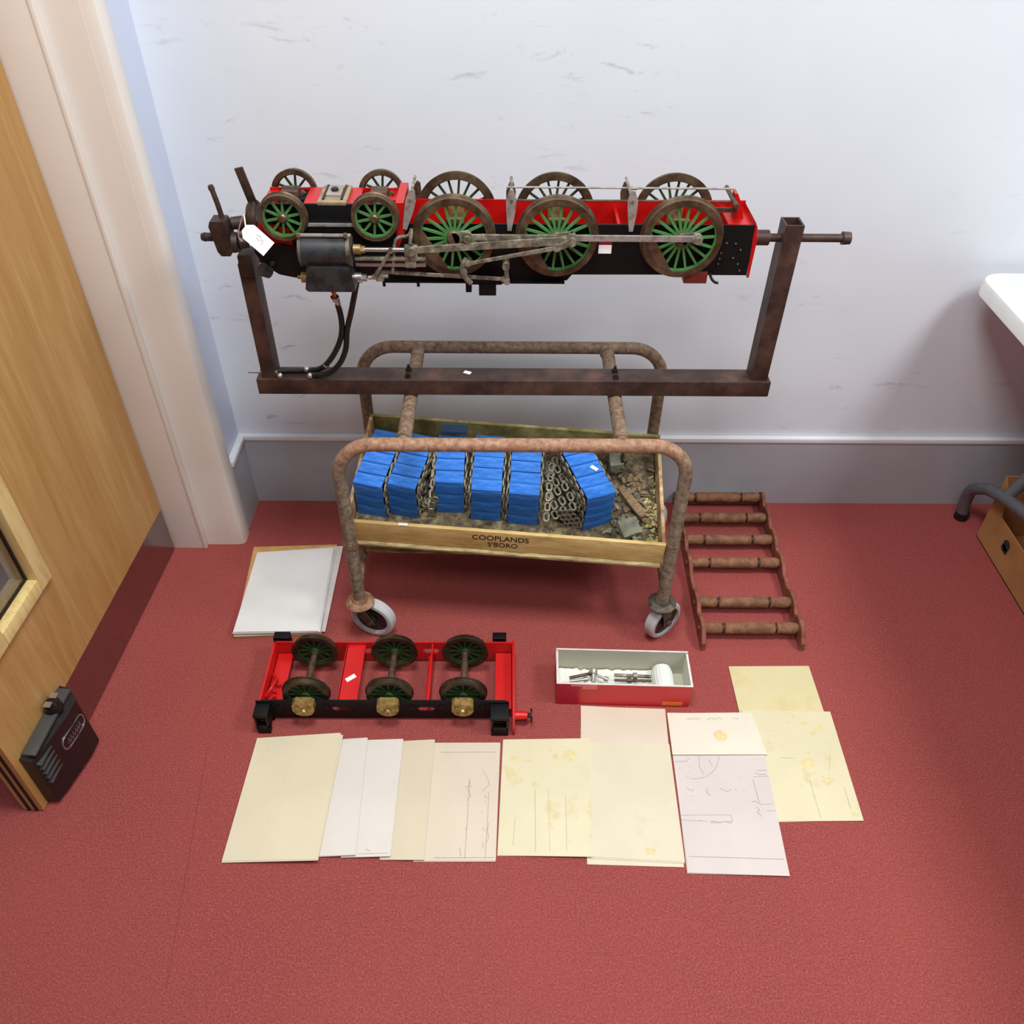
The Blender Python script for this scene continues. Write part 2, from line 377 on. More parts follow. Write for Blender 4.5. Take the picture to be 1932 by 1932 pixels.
# ------------------------------------------------------------------ setting
def setting():
    b = new(); bb(b, (-4, -3.5, -.05), (5, WALL_Y, 0)); fl = struct('floor', b, 'carpet')
    b = new()
    for a, c in (((-.640, 0.60), (-.661, .786)), ((-.661, .786), (-.682, .966)), ((-.682, .966), (-.70, 1.12))):
        d = (V((c[0], c[1], 0)) - V((a[0], a[1], 0))); nn = V((-d.y, d.x, 0)).normalized() * .0008
        p, q = V((a[0], a[1], .0006)), V((c[0], c[1], .0006))
        b.faces.new([b.verts.new(x) for x in (p - nn, p + nn, q + nn, q - nn)])
    struct('carpet_seam', b, 'seam', fl)
    b = new(); bb(b, (WALL_X - .15, WALL_Y, 0), (5, WALL_Y + .15, 2.8)); struct('wall_back', b, 'wall')
    # left wall: stub between the corner and the door lining
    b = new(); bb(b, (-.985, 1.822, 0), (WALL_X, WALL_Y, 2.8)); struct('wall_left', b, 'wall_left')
    # corridor wall past the door opening, seen through nothing but the pane
    b = new(); bb(b, (-2.9, -2.5, 0), (-2.8, WALL_Y, 2.8)); struct('wall_corridor', b, 'wall')
    b = new(); bb(b, (-2.8, 1.95, 0), (-.985, 2.1, 2.8)); struct('wall_corridor_end', b, 'wall')
    # skirtings with a pale cap bead
    r = sempty('baseboard_back', (0, WALL_Y, 0))
    b = new(); bb(b, (WALL_X + .0, WALL_Y - .014, 0), (4.5, WALL_Y, .238)); part('board', b, 'skirt', r)
    b = new(); bb(b, (WALL_X + .0, WALL_Y - .018, .238), (4.5, WALL_Y, .254), .003); part('cap_strip', b, 'cap', r)
    r = sempty('baseboard_left', (WALL_X, 1.95, 0))
    b = new(); bb(b, (WALL_X, 1.886, 0), (WALL_X + .016, WALL_Y - .014, .238)); part('board', b, 'skirt', r)
    b = new(); bb(b, (WALL_X, 1.886, .238), (WALL_X + .020, WALL_Y - .014, .254), .003); part('cap_strip', b, 'cap', r)
    # door lining and architrave
    r = sempty('trim_1', (-.89, 1.81, 0))
    b = new(); bb(b, (-.985, 1.8, 0), (-.884, 1.822, 2.8), .002); part('door_stop', b, 'white_gloss', r)
    b = new(); bb(b, (-.884, 1.817, 0), (-.802, 1.823, 2.8)); part('door_lining', b, 'white_gloss', r)
    b = new(); bb(b, (-.890, 1.797, 0), (-.880, 1.8175, 2.8), .003); part('stop_bead', b, 'white_gloss', r)
    r = sempty('trim_2', (-.78, 1.85, 0))
    b = new()
    prism(b, [(-.803, 1.818), (-.786, 1.818), (-.776, 1.822), (-.772, 1.830), (-.772, 1.868), (-.777, 1.880), (-.784, 1.886), (-.803, 1.886)], 0, 2.8, 'XY')
    part('architrave', b, 'white_gloss', r)
    # door leaf, opened along the wall line towards the camera
    P = V((-.975, 1.797, 0)); Q = V((-1.0175, .962, 0)); e = (Q - P).normalized(); n = V((-e.y, e.x, 0)); up = V((0, 0, 1))
    if n.x < 0: n = -n
    Lw = (Q - P).length; T = .046
    root = sempty('door_1', P); ROOT['door_1'] = P
    def D(s, z, o=0): return P + e * s + n * o + up * z
    def slab(bm, s0, s1, z0, z1, o0, o1, bev=0):
        c = D((s0 + s1) / 2, (z0 + z1) / 2, (o0 + o1) / 2)
        box(bm, c, (abs(s1 - s0), abs(o1 - o0), abs(z1 - z0)), basis(e, n, up), bev)
    # leaf around the glazed opening: opening s .53-.68, z .43-1.5
    s0, s1, z0, z1 = .545, .70, .437, 1.60
    b = new()
    slab(b, 0, s0, .004, 2.04, -T, 0); slab(b, s1, Lw, .004, 2.04, -T, 0); slab(b, s0, s1, .004, z0, -T, 0); slab(b, s0, s1, z1, 2.04, -T, 0)
    bmesh.ops.remove_doubles(b, verts=b.verts[:], dist=1e-5)
    struct('door_leaf', b, 'oak', root)
    b = new(); slab(b, s0, s1, z0, z1, -.0205, -.0135); struct('glass_pane', b, 'glass', root)
    for side in (1, -1):
        o1 = .010 if side > 0 else -T - .010; o0 = -.0132 if side > 0 else -.0208
        for nm, (a, c, d, f) in (('glazing_bead', (s0 - .040, s0 + .003, z0 - .032, z1 + .03)), ('glazing_bead', (s1 - .003, s1 + .04, z0 - .032, z1 + .03)), ('glazing_bead', (s0 + .003, s1 - .003, z0 - .032, z0 + .003)), ('glazing_bead', (s0 + .003, s1 - .003, z1 - .003, z1 + .03))):
            b = new(); slab(b, a, c, d, f, o0, o1, .003); struct(nm, b, 'bead', root)
        for (a, c, d, f) in ((s0 + .003, s0 + .008, z0 + .003, z1 - .003), (s1 - .008, s1 - .003, z0 + .003, z1 - .003), (s0 + .008, s1 - .008, z0 + .003, z0 + .008), (s0 + .008, s1 - .008, z1 - .008, z1 - .003)):
            b = new(); slab(b, a, c, d, f, -.0134 if side > 0 else -.0216, -.0125 if side > 0 else -.0206); struct('glazing_gasket', b, 'black_seal', root)
    b = new(); slab(b, .004, Lw - .02, .006, .156, 0, .0016); struct('kick_plate', b, 'kick', root, 'polished steel kick plate')
    for o in (-.015, -.032):
        b = new(); slab(b, Lw, Lw + .0016, .004, 2.04, o - .0035, o + .0035); struct('seal_strip', b, 'black_seal', root, 'black intumescent strip')
    # hold-open device at the foot of the door
    hp = D(.72, 0.02, .04)
    h = empty('door_holder', hp, 'black floor door holder with oval badge fixed at the foot of the oak door', 'door holder')
    sA, sB = .628, .818
    b = new()
    pro = [(sA, .0), (sB, .0), (sB, .028), (sB - .03, .036), (sA + .07, .052), (sA + .03, .052), (sA + .0, .024)]
    lo = [b.verts.new(D(s, .012, max(o, .0017))) for s, o in pro]; hi = [b.verts.new(D(s, .168 if o > .001 else .178, max(o * .93, .0017))) for s, o in pro]
    b.faces.new(lo); b.faces.new(hi[::-1])
    for i in range(len(pro)): j = (i + 1) % len(pro); b.faces.new((lo[i], hi[i], hi[j], lo[j]))
    part('body', b, 'black_plastic', h)
    b = new(); slab(b, sA + .01, sB - .01, .174, .182, .0018, .032, .002); part('top_plate', b, 'dark_grey_plastic', h)
    b = new(); cyl(b, D(.69, .182, .018), D(.69, .198, .020), .020, .017, 18); cyl(b, D(.69, .198, .020), D(.69, .206, .020), .014, .012, 18); part('foot_button', b, 'black_plastic', h)
    for s, o in ((.676, .020), (.70, .018)):
        b = new(); slab(b, s - .007, s + .007, .206, .2085, o - .008, o + .008); part('button_plate', b, 'silver', h, 'bright silver plate')
    for k in range(5):
        b = new(); slab(b, sB - .052, sB - .004, .150 - .017 * k, .154 - .017 * k, .022, .0385); part('rib', b, 'dark_grey_plastic', h)
    # badge outline on the sloping front face
    def face(s, z):
        o = .052 if s < sA + .07 else .052 - .016 * (s - sA - .07) / (sB - .10 - sA)
        return D(s, z, o * (1 - .07 * (z - .012) / .156) + .0008)
    b = new(); pts = [face(.705 + x, .115 + y) for x, y in rounded(.080, .036, .014, 4)]
    tube(b, pts + [pts[0]], .0016, 6); part('badge_outline', b, 'silver', h)
    b = new()
    for k in range(6):
        s = .682 + k * .0085
        tube(b, [face(s, .106), face(s + .002, .124), face(s + .006, .108)], .0012, 5)
    part('badge_lettering', b, 'silver', h)
setting()

# ------------------------------------------------------------------ hospital style trolley
def trolley():
    r = empty('tube_trolley', (0, 1.68, 0), 'rusty tubular steel trolley on castors carrying wooden trays and the stand', 'trolley')
    R = .0157; xl, xr = -.371, .406; zt = .637; rc = .085
    def bow(y, mat, name):
        pts = [(xl, y, .125), (xl, y, zt - rc)]
        pts += [(xl + rc - rc * cos(rad(a)), y, zt - rc + rc * sin(rad(a))) for a in range(10, 91, 10)]
        pts += [(x, y, zt) for x in (-.2, 0, .2)]
        pts += [(xr - rc + rc * sin(rad(a)), y, zt - rc + rc * cos(rad(a))) for a in range(0, 91, 10)]
        pts += [(xr, y, .125)]
        b = new(); tube(b, pts, R, 16); return part(name, b, mat, r)
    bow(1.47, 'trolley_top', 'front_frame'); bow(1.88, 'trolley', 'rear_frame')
    for x0 in (-.222, .255):
        b = new(); cyl(b, (x0, 1.47, zt), (x0 + .002, 1.88, zt), .0165, None, 14); cyl(b, (x0, 1.485, zt), (x0, 1.500, zt), .019, .0175, 14); cyl(b, (x0, 1.850, zt), (x0, 1.865, zt), .0175, .019, 14); part('cross_tube', b, 'trolley', r)
    for y, z in ((1.66, .212), (1.845, .246)):
        b = new(); cyl(b, (xl, y, z), (xr, y, z), .012, None, 12); part('shelf_rail', b, 'trolley', r)
    for x in (xl, xr):
        b = new(); tube(b, [(x, 1.47, .178), (x, 1.66, .212), (x, 1.845, .246), (x, 1.88, .252)], .011, 12); part('side_rail', b, 'trolley', r)
    for x in (xl, xr):
        for y in (1.47, 1.88):
            b = new(); cyl(b, (x, y, .33), (x, y, .345), .0175, None, 16); part('tube_joint', b, 'trolley', r)
    def caster(px, py, ax, tr, rad_=.061, capmat='caster_cap'):
        # swivel cap, fork, wheel at a trailing offset
        b = new(); lathe(b, (px, py, 0), (0, 0, 1), [(.128, .012), (.1285, .034), (.132, .037), (.136, .034), (.140, .022), (.150, .0175)], 24)
        c = part('caster_cap', b, capmat, r)
        A = V((ax[0], ax[1], 0)).normalized(); side = V((A.y, -A.x, 0))
        wc = V((px, py, 0)) + V((tr[0], tr[1], 0)); wc.z = rad_
        b = new(); lathe(b, wc, A, [(-.013, rad_ - .010), (-.016, rad_ - .013), (-.015, rad_ - .005), (-.010, rad_ - .0005), (.010, rad_ - .0005), (.015, rad_ - .005), (.016, rad_ - .013), (.013, rad_ - .010), (.012, .043), (-.012, .043)], 40, True)
        wl = part('caster_wheel', b, 'tyre_rubber', r, 'pale grey caster wheel')
        b = new(); lathe(b, wc, A, [(-.009, .044), (.009, .044)], 28); lathe(b, wc, A, [(-.018, .010), (-.018, .014), (.018, .014), (.018, .010)], 16); part('hub', b, 'caster_hub', wl)
        b = new()
        for sgn in (1, -1):
            top = V((px, py, .128)); o = A * sgn * .021
            q = [top + o + side * .016, top + o - side * .016, wc + o - side * .012 - V((0, 0, .010)), wc + o + side * .012 - V((0, 0, .010))]
            hull4(b, q, .003 * sgn, A * 1.0)
            cyl(b, wc + o * .9, wc + o * 1.28, .009, .008, 12)
        box(b, (px, py, .1275), (.036, .036, .003))
        part('fork', b, 'caster_metal', r)
    caster(xl, 1.47, (-.30, -.95), (.026, .012), .061)
    caster(xr, 1.47, (.62, -.78), (.012, .012), .057, 'caster_metal')
    caster(xl, 1.88, (.2, -.95), (.02, .01)); caster(xr, 1.88, (-.2, -.95), (.02, .01), .061)
trolley()

# ------------------------------------------------------------------ rotating engine stand (rectangular steel)
AX_Y, AX_Z = 1.667, 1.024
def stand():
    r = empty('engine_stand', (0, AX_Y, .654), 'dark rusty steel beam stand with two posts and turning gear bolted across the trolley', 'stand')
    b = new(); bb(b, (-.568, 1.637, .654), (.608, 1.694, .693), .0025); part('beam', b, 'stand', r)
    b = new(); box(b, (-.539, AX_Y, .83), (.032, .046, .278), None, .002); part('post', b, 'stand', r)
    # right post: open square tube
    b = new(); x0, x1, y0, y1, z0, z1, t = .562, .600, 1.646, 1.690, .693, 1.058, .004
    bb(b, (x0, y0, z0), (x0 + t, y1, z1)); bb(b, (x1 - t, y0, z0), (x1, y1, z1)); bb(b, (x0 + t, y0, z0), (x1 - t, y0 + t, z1)); bb(b, (x0 + t, y1 - t, z0), (x1 - t, y1, z1))
    part('post', b, 'stand', r)
    b = new(); cyl(b, (.535, AX_Y, AX_Z), (.693, AX_Y, AX_Z), .0085, None, 14); part('pivot_bar', b, 'stand', r)
    b = new(); cyl(b, (.690, AX_Y, AX_Z), (.706, AX_Y, AX_Z), .0135, .0125, 14); part('bar_end', b, 'stand', r)
    b = new(); cyl(b, (.510, AX_Y, AX_Z), (.538, AX_Y, AX_Z), .0155, None, 16); part('socket', b, 'stand', r)
    for x in (-.224, .2535):
        for y in (1.653, 1.680):
            b = new(); cyl(b, (x, y, .693), (x, y, .6945), .0085, None, 16); cyl(b, (x, y, .6945), (x, y, .7005), .0062, None, 6); cyl(b, (x, y, .70), (x, y, .7035 if y < 1.66 else .708), .0035, None, 10); part('bolt', b, 'bolt', r)
    # turning gear at the left end
    b = new()
    prism(b, [(-.586, 1.060), (-.582, 1.070), (-.554, 1.070), (-.550, 1.060), (-.548, 1.008), (-.555, .999), (-.573, .999), (-.579, 1.008)], 1.615, 1.650, 'XZ'); part('gearbox', b, 'stand_dark', r)
    b = new(); cyl(b, (-.550, 1.635, 1.020), (-.538, 1.635, 1.020), .021, .019, 18); cyl(b, (-.538, 1.635, 1.020), (-.520, 1.64, 1.020), .014, .012, 14); part('worm_housing', b, 'stand_dark', r)
    b = new(); cyl(b, (-.548, 1.645, 1.055), (-.498, 1.655, 1.058), .0125, None, 14); cyl(b, (-.540, 1.650, 1.028), (-.500, 1.66, 1.03), .017, .012, 14); part('drive_shaft', b, 'stand_dark', r)
    b = new(); cyl(b, (-.583, 1.637, 1.030), (-.606, 1.637, 1.030), .0085, None, 12); cyl(b, (-.604, 1.637, 1.030), (-.612, 1.637, 1.030), .0095, .007, 12); part('locking_stub', b, 'stand_dark', r)
    b = new(); tube(b, [(-.562, 1.638, 1.065), (-.566, 1.64, 1.095), (-.572, 1.642, 1.128)], .0052, 10); cyl(b, (-.5715, 1.642, 1.124), (-.573, 1.642, 1.132), .0066, .005, 10); part('crank_handle', b, 'stand_dark', r)
    b = new(); lathe(b, (-.520, AX_Y, 1.056), (1, 0, 0), [(0, .020), (.003, .030), (.010, .036), (.018, .037), (.022, .034)], 28); part('turning_disc', b, 'stand_dark', r)
    b = new(); R = M.Rotation(rad(-12), 3, 'Y'); box(b, (-.512, 1.668, 1.120), (.017, .006, .075), R, .0015); part('lever_plate', b, 'stand_dark', r)
    b = new(); cyl(b, (-.54, AX_Y, AX_Z), (-.49, AX_Y, AX_Z), .012, None, 14); box(b, (-.536, AX_Y - .004, .965), (.030, .050, .05), None, .004); part('post_head', b, 'stand_dark', r)
    b = new(); box(b, (-.088, 1.672, .6935), (.017, .011, .0008), M.Rotation(rad(-25), 3, 'Z')); part('price_sticker', b, 'sticker', r, 'small white price sticker')
stand()

# ------------------------------------------------------------------ locomotive running gear
def spoke_mesh(name, r0, r1, w0, w1, t, mat):
    b = new()
    for a in (0,):
        A = [(-w0, r0), (w0, r0), (w1, r1), (-w1, r1)]
        prism(b, A, -t / 2, t / 2, 'XZ')
    return mesh_of(name, b, mat)
def ring(b, c, ro, ri, y0, y1, seg=56):
    lathe(b, c, (0, 1, 0), [(y0, ri), (y0, ro), (y1, ro), (y1, ri)], seg, True)
def loco():
    r = empty('locomotive_chassis', (0, 1.667, 1.02), 'upside down red and black model locomotive chassis with green spoked wheels held in the stand', 'model locomotive')
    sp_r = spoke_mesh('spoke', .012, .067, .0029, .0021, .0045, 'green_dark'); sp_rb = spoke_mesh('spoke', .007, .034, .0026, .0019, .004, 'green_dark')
    ro = V((0, 1.667, 1.02)); CY = 1.667
    yF, yB = CY - .052, CY + .052
    W = [(-.1025, .0815), (.1005, .0815), (.3465, .0815)]
    ZW = 1.0495
    # frames: outline upside down, edges dip around the wheels
    out = [(-.425, .985), (-.40, .958), (-.22, .953), (.125, .953), (.135, .966), (.30, .967), (.492, .967), (.492, 1.072), (-.20, 1.070), (-.425, 1.064)]
    for y, nm, mat in ((yF, 'front_frame_plate', 'black'), (yB, 'rear_frame_plate', 'red')):
        b = new(); zup = 0 if y == yF else .008
        prism(b, [(x, z + (zup if z > 1 else 0)) for x, z in out], y - .002, y + .002, 'XZ'); part(nm, b, mat, r)
    b = new(); prism(b, [(-.42, 1.02), (-.3, .98), (.48, .98), (.48, 1.055), (-.42, 1.05)], yF + .0025, yF + .004, 'XZ'); part('inner_frame_face', b, 'red', r)
    # front end: curved black apron and red upper edge
    b = new()
    arc = [(-.500, 1.050), (-.503, 1.010), (-.490, .985), (-.462, .964), (-.430, .957), (-.395, .957), (-.395, 1.02), (-.47, 1.03)]
    prism(b, arc, yF - .006, yF - .002, 'XZ'); part('front_apron', b, 'black', r)
    b = new(); prism(b, [(-.500, 1.050), (-.478, 1.022), (-.44, 1.012), (-.395, 1.012), (-.395, 1.050), (-.48, 1.072)], yF - .0015, yF + .0020, 'XZ'); part('front_valance', b, 'red', r)
    b = new(); bb(b, (-.500, yF, .985), (-.494, yB, 1.050), .001); part('buffer_beam', b, 'red', r)
    b = new(); cyl(b, (-.490, 1.59, .985), (-.478, 1.60, .972), .014, .012, 14); cyl(b, (-.470, 1.606, .99), (-.470, 1.60, .99), .004, None, 10); part('coupling_boss', b, 'charcoal', r)
    # stretchers between the frames
    for x in (-.21, .005, .225):
        b = new(); bb(b, (x - .003, yF, .98), (x + .003, yB, 1.062)); part('frame_stretcher', b, 'red', r)
    b = new(); bb(b, (.44, yF, 1.0), (.49, yB, 1.068), .002); part('drag_box', b, 'red', r)
    b = new(); prism(b, [(.494, .962), (.498, .962), (.499, 1.03), (.495, 1.068), (.490, 1.078), (.490, 1.05)], yF - .003, yB + .006, 'XZ'); part('drag_beam', b, 'red', r)
    b = new(); cyl(b, (.494, CY, AX_Z), (.512, CY, AX_Z), .016, None, 18); part('pivot_boss', b, 'red', r)
    b = new(); prism(b, [(.455, 1.060), (.478, 1.060), (.468, 1.095), (.456, 1.118), (.450, 1.118), (.455, 1.09)], CY - .012, CY + .012, 'XZ'); part('brake_hanger_bracket', b, 'red', r)
    # bolt heads on the rear of the front frame
    bm_ = new(); cyl(bm_, (0, 0, 0), (0, -.002, 0), .0020, None, 8); me = mesh_of('bolt_head', bm_, 'caster_metal')
    for x, z in ((.418, 1.012), (.432, 1.015), (.418, 1.003), (.431, 1.003), (.43, .992), (.458, 1.035), (.470, 1.022), (.458, 1.005), (.470, .992), (.476, .978), (.44, 1.036)):
        link('bolt_head', me, r, None, V((x, yF - .002, z)) - ro)
    b = new(); bb(b, (.365, yF - .006, .950), (.412, yF + .03, .975), .001); part('red_step', b, 'step', r)
    b = new(); tube(b, spline([(.416, yF - .004, .972), (.421, yF - .01, .962), (.428, yF - .014, .957), (.434, yF - .016, .957)], 4), .0028, 8); part('hook', b, 'black', r)
    b = new(); bb(b, (.185, yF - .0026, 1.030), (.211, yF - .0021, 1.040)); part('label_band', b, 'dark_red_sticker', r, 'dark red band of the small label')
    b = new(); bb(b, (.185, yF - .0026, 1.012), (.211, yF - .0021, 1.030)); st = part('label_panel', b, 'sticker', r, 'small white label')
    # wheels
    sp_d = spoke_mesh('spoke', .012, .067, .0029, .0021, .0045, 'green')
    sp_b = spoke_mesh('spoke', .007, .034, .0026, .0019, .004, 'green')
    def wheel(name, x, z, R, side, sp, ns, flange, driving, pin=None):
        yc = CY + side * .0665; o = side
        b = new()
        prof = [(-.007 * o, R - .012 * (R / .08)), (-.007 * o, R), (.006 * o, R + .001), (.0075 * o, R + flange), (.0095 * o, R + flange), (.0105 * o, R - .002), (.0105 * o, R - .012 * (R / .08))]
        prof = [(-k, q) for k, q in prof]   # flange on the inner side
        lathe(b, (x, yc, z), (0, 1, 0), prof, 56, True); wl = part(name, b, 'tyre', r)
        ri = R - .0125 * (R / .08)
        if side > 0: sp = sp_r if driving else sp_rb  # rear wheels use the darker green, their shade painted in
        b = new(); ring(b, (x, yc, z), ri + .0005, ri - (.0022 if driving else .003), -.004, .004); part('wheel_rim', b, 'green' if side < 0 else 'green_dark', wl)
        b = new(); lathe(b, (x, yc, z), (0, 1, 0), [(o * .009, .002), (o * .009, .0115 if driving else .006), (o * .006, .0145 if driving else .009), (-o * .006, .0145 if driving else .009), (-o * .006, .002)], 24); part('hub', b, 'weight' if driving else 'tyre', wl, 'brown hub')
        a0 = .1
        for k in range(ns):
            a = 2 * pi * k / ns + a0
            s = link('spoke', sp, wl, None, V((x, yc, z)) - ro); s.rotation_euler = (0, a, 0)
        if driving:
            # crescent balance weight at the lower left
            b = new(); a1, a2 = rad(165), rad(258); n = 14; Ro = ri + .0003
            poly = [(x + Ro * cos(a1 + (a2 - a1) * k / n), z + Ro * sin(a1 + (a2 - a1) * k / n)) for k in range(n + 1)]
            prism(b, poly, yc - .0058, yc + .0058, 'XZ'); part('balance_weight', b, 'weight', wl, 'brown crescent balance weight')
            b = new(); cx, cz = x + .0265, z + .007
            prism(b, [(x - .004, z + .011), (cx, cz + .0085), (cx + .007, cz + .005), (cx + .008, cz - .003), (cx + .002, cz - .0085), (x + .004, z - .012)], yc + o * .003, yc + o * .009, 'XZ')
            cyl(b, (cx, yc, cz), (cx, yc + o * .026, cz), .0062, None, 14); cyl(b, (cx, yc + o * .026, cz), (cx, yc + o * .030, cz), .0078, .0068, 14); part('crank', b, 'rods', wl)
    for x, R in W:
        for s in (-1, 1): wheel('driving_wheel', x, ZW, R - .003, s, sp_d, 18, .004, True)
        b = new(); cyl(b, (x, CY - .064, ZW), (x, CY + .064, ZW), .0085, None, 14); part('axle', b, 'axle_brown', r)
        b = new(); bb(b, (x - .016, yF + .004, ZW - .02), (x + .016, yF + .018, ZW + .028), .002); bb(b, (x - .016, yB - .018, ZW - .02), (x + .016, yB - .004, ZW + .028), .002); part('axlebox', b, 'brass', r)
    for x in (-.432, -.2545):
        for s in (-1, 1): wheel('bogie_wheel', x, 1.0865, .0445, s, sp_b, 10, .003, False)
        b = new(); cyl(b, (x, CY - .064, 1.0865), (x, CY + .064, 1.0865), .007, None, 14); part('axle', b, 'axle_brown', r)
    # bogie
    for x in (-.432, -.2545):
        b = new(); bb(b, (x - .017, CY + .008, 1.066), (x + .017, CY + .043, 1.108), .003); bx = part('bogie_axlebox', b, 'axle_brown', r)
        b = new(); tube(b, spline([(x + .018, CY + .02, 1.075), (x + .026, CY + .02, 1.085), (x + .022, CY + .02, 1.096), (x + .027, CY + .02, 1.104)], 4), .005, 8); part('axlebox_spring', b, 'axle_brown', bx)
    b = new(); bb(b, (-.478, CY + .044, 1.055), (-.212, CY + .048, 1.102)); part('bogie_side_frame', b, 'red', r)
    b = new(); bb(b, (-.475, CY - .050, 1.058), (-.215, CY - .044, 1.106), .001); part('bogie_side_bar', b, 'black', r)
    b = new(); bb(b, (-.395, CY - .044, 1.098), (-.288, CY + .044, 1.103)); part('bogie_top_plate', b, 'red', r)
    b = new(); bb(b, (-.366, CY - .050, 1.103), (-.310, CY + .040, 1.110), .001); c = part('bogie_centre', b, 'bronze_plate', r, 'tan metal bogie centre')
    b = new(); bb(b, (-.353, CY - .022, 1.110), (-.323, CY + .022, 1.114), .001); part('centre_pad', b, 'rod_grey', c)
    b = new(); cyl(b, (-.338, CY, 1.114), (-.338, CY, 1.119), .0075, None, 6); part('centre_nut', b, 'bolt', c)
    for x0 in (-.356, -.320):
        b = new(); bb(b, (x0 - .002, CY - .038, 1.110), (x0 + .002, CY + .034, 1.113)); part('centre_strip', b, 'bolt', c)
    b = new(); bb(b, (-.405, CY - .056, 1.064), (-.285, CY - .046, 1.069)); part('bogie_tie_bar', b, 'rod_grey', r)
    b = new(); prism(b, [(-.218, 1.015), (-.196, 1.06), (-.198, 1.112), (-.214, 1.112), (-.216, 1.06)], CY - .056, CY + .05, 'XZ'); part('bogie_stretcher', b, 'red', r)
    for x in (-.40, -.47, -.31, -.225):
        b = new(); bb(b, (x - .010, CY - .006 , 1.06), (x + .010, CY + .045, 1.098), .001); part('bogie_stay', b, 'black' if x in (-.40, -.31) else 'red', r)
    # brake hangers and pull rods
    for x, tilt in ((-.188, 14), (.008, 2), (.243, -3)):
        for s in (-1, 1):
            b = new(); y = CY + s * .058
            R = M.Rotation(rad(tilt), 3, 'Y')
            poly = [(-.004, -.045), (.004, -.045), (.010, -.005), (.011, .015), (.005, .034), (-.002, .036), (-.009, .015), (-.008, -.005)]
            pts = [R @ V((px, 0, pz)) + V((x, 0, 1.105 if s < 0 else 1.078)) for px, pz in poly]
            prism(b, [(p.x, p.z) for p in pts], y - .0022, y + .0022, 'XZ'); part('brake_hanger', b, 'rod_grey' if s < 0 else 'axle_brown', r)
    for y, z in ((CY + .014, 1.118), (CY - .014, 1.103)):
        b = new(); cyl(b, (.0, y, z), (.455, y, z), .0022, None, 8); cyl(b, (.24, y, z), (.26, y, z), .0042, None, 8); part('brake_pull_rod', b, 'rod_grey' if z > 1.11 else 'axle_brown', r)
    for x in (-.185, .01, .243):
        b = new(); cyl(b, (x, CY - .062, 1.120), (x, CY + .062, 1.120), .003, None, 8); part('brake_beam', b, 'rods', r)
    b = new(); cyl(b, (.447, CY - .05, 1.108), (.447, CY + .05, 1.108), .0045, None, 10); part('brake_shaft', b, 'axle_brown', r)
    b = new(); bb(b, (.395, CY - .03, 1.088), (.455, CY - .024, 1.096)); part('brake_lever', b, 'axle_brown', r)
    # cylinders, both sides
    for s in (-1, 1):
        y0 = CY + s * .092
        b = new(); cyl(b, (-.397, y0, 1.032), (-.308, y0, 1.032), .0285, None, 28); c = part('cylinder', b, 'charcoal', r, 'black cylinder casing')
        for xa, xb in ((-.402, -.396), (-.309, -.302)):
            b = new(); cyl(b, (xa, y0, 1.032), (xb, y0, 1.032), .0305, None, 28); part('end_cover', b, 'caster_metal', c)
        b = new(); prism(b, [(-.398, .962), (-.392, .957), (-.302, .957), (-.298, .962), (-.304, 1.003), (-.310, 1.008), (-.384, 1.008), (-.390, 1.003)], y0 - .027, y0 + .027, 'XZ'); part('steam_chest', b, 'charcoal', c)
        b = new(); box(b, (-.350, y0 - s * .006, 1.008), (.088, .050, .03), None, .003); part('saddle_block', b, 'charcoal', c)
        b = new(); cyl(b, (-.408, y0, .975), (-.392, y0, .975), .011, None, 14); cyl(b, (-.416, y0, .975), (-.408, y0, .975), .004, None, 8); part('valve_cover', b, 'brass', c)
        b = new(); cyl(b, (-.310, y0, .975), (-.288, y0, .975), .0105, None, 14); cyl(b, (-.288, y0, .975), (-.278, y0, .975), .0075, None, 6); part('valve_gland', b, 'rod_bright', c)
        b = new(); bb(b, (-.404, y0 + s * .004 - .005, 1.062), (-.300, y0 + s * .004 + .005, 1.066), .001); part('drain_pipe', b, 'rod_grey', c)
        for x in (-.398, -.308):
            b = new(); cyl(b, (x, y0 + s * .014, 1.065), (x, y0 + s * .014, 1.072), .004, None, 8); part('drain_cock', b, 'brass', c)
        b = new(); cyl(b, (-.298, y0, 1.034), (-.284, y0, 1.034), .010, None, 14); cyl(b, (-.284, y0, 1.034), (-.276, y0, 1.034), .007, None, 6); part('piston_gland', b, 'brass', c)
        b = new(); cyl(b, (-.280, y0, 1.034), (-.195, y0, 1.034), .0045, None, 12); part('piston_rod', b, 'rod_bright', r)
        for z in (1.016, 1.004):
            b = new(); bb(b, (-.297, y0 - .006, z - .0028), (-.158, y0 + .006, z + .0028), .0008); part('slide_bar', b, 'rod_bright' if z < 1.01 else 'rods', r)
        b = new(); box(b, (-.186, y0, 1.028), (.026, .016, .030), None, .003); cyl(b, (-.186, y0 - .012, 1.034), (-.186, y0 + .012, 1.034), .009, None, 16); box(b, (-.188, y0, 1.006), (.022, .014, .014), None, .002); part('crosshead', b, 'rods', r)
        b = new(); tube(b, spline([(-.186, y0 + s * .008, 1.05), (-.182, y0, 1.075), (-.190, y0 - s * .006, 1.06), (-.215, y0 - s * .010, 1.050), (-.222, y0, 1.01), (-.226, y0, .985)], 4), .0035, 8); part('motion_bracket', b, 'rods', r)
        # rods
        yk = CY + s * .0935; yr = CY + s * .0835
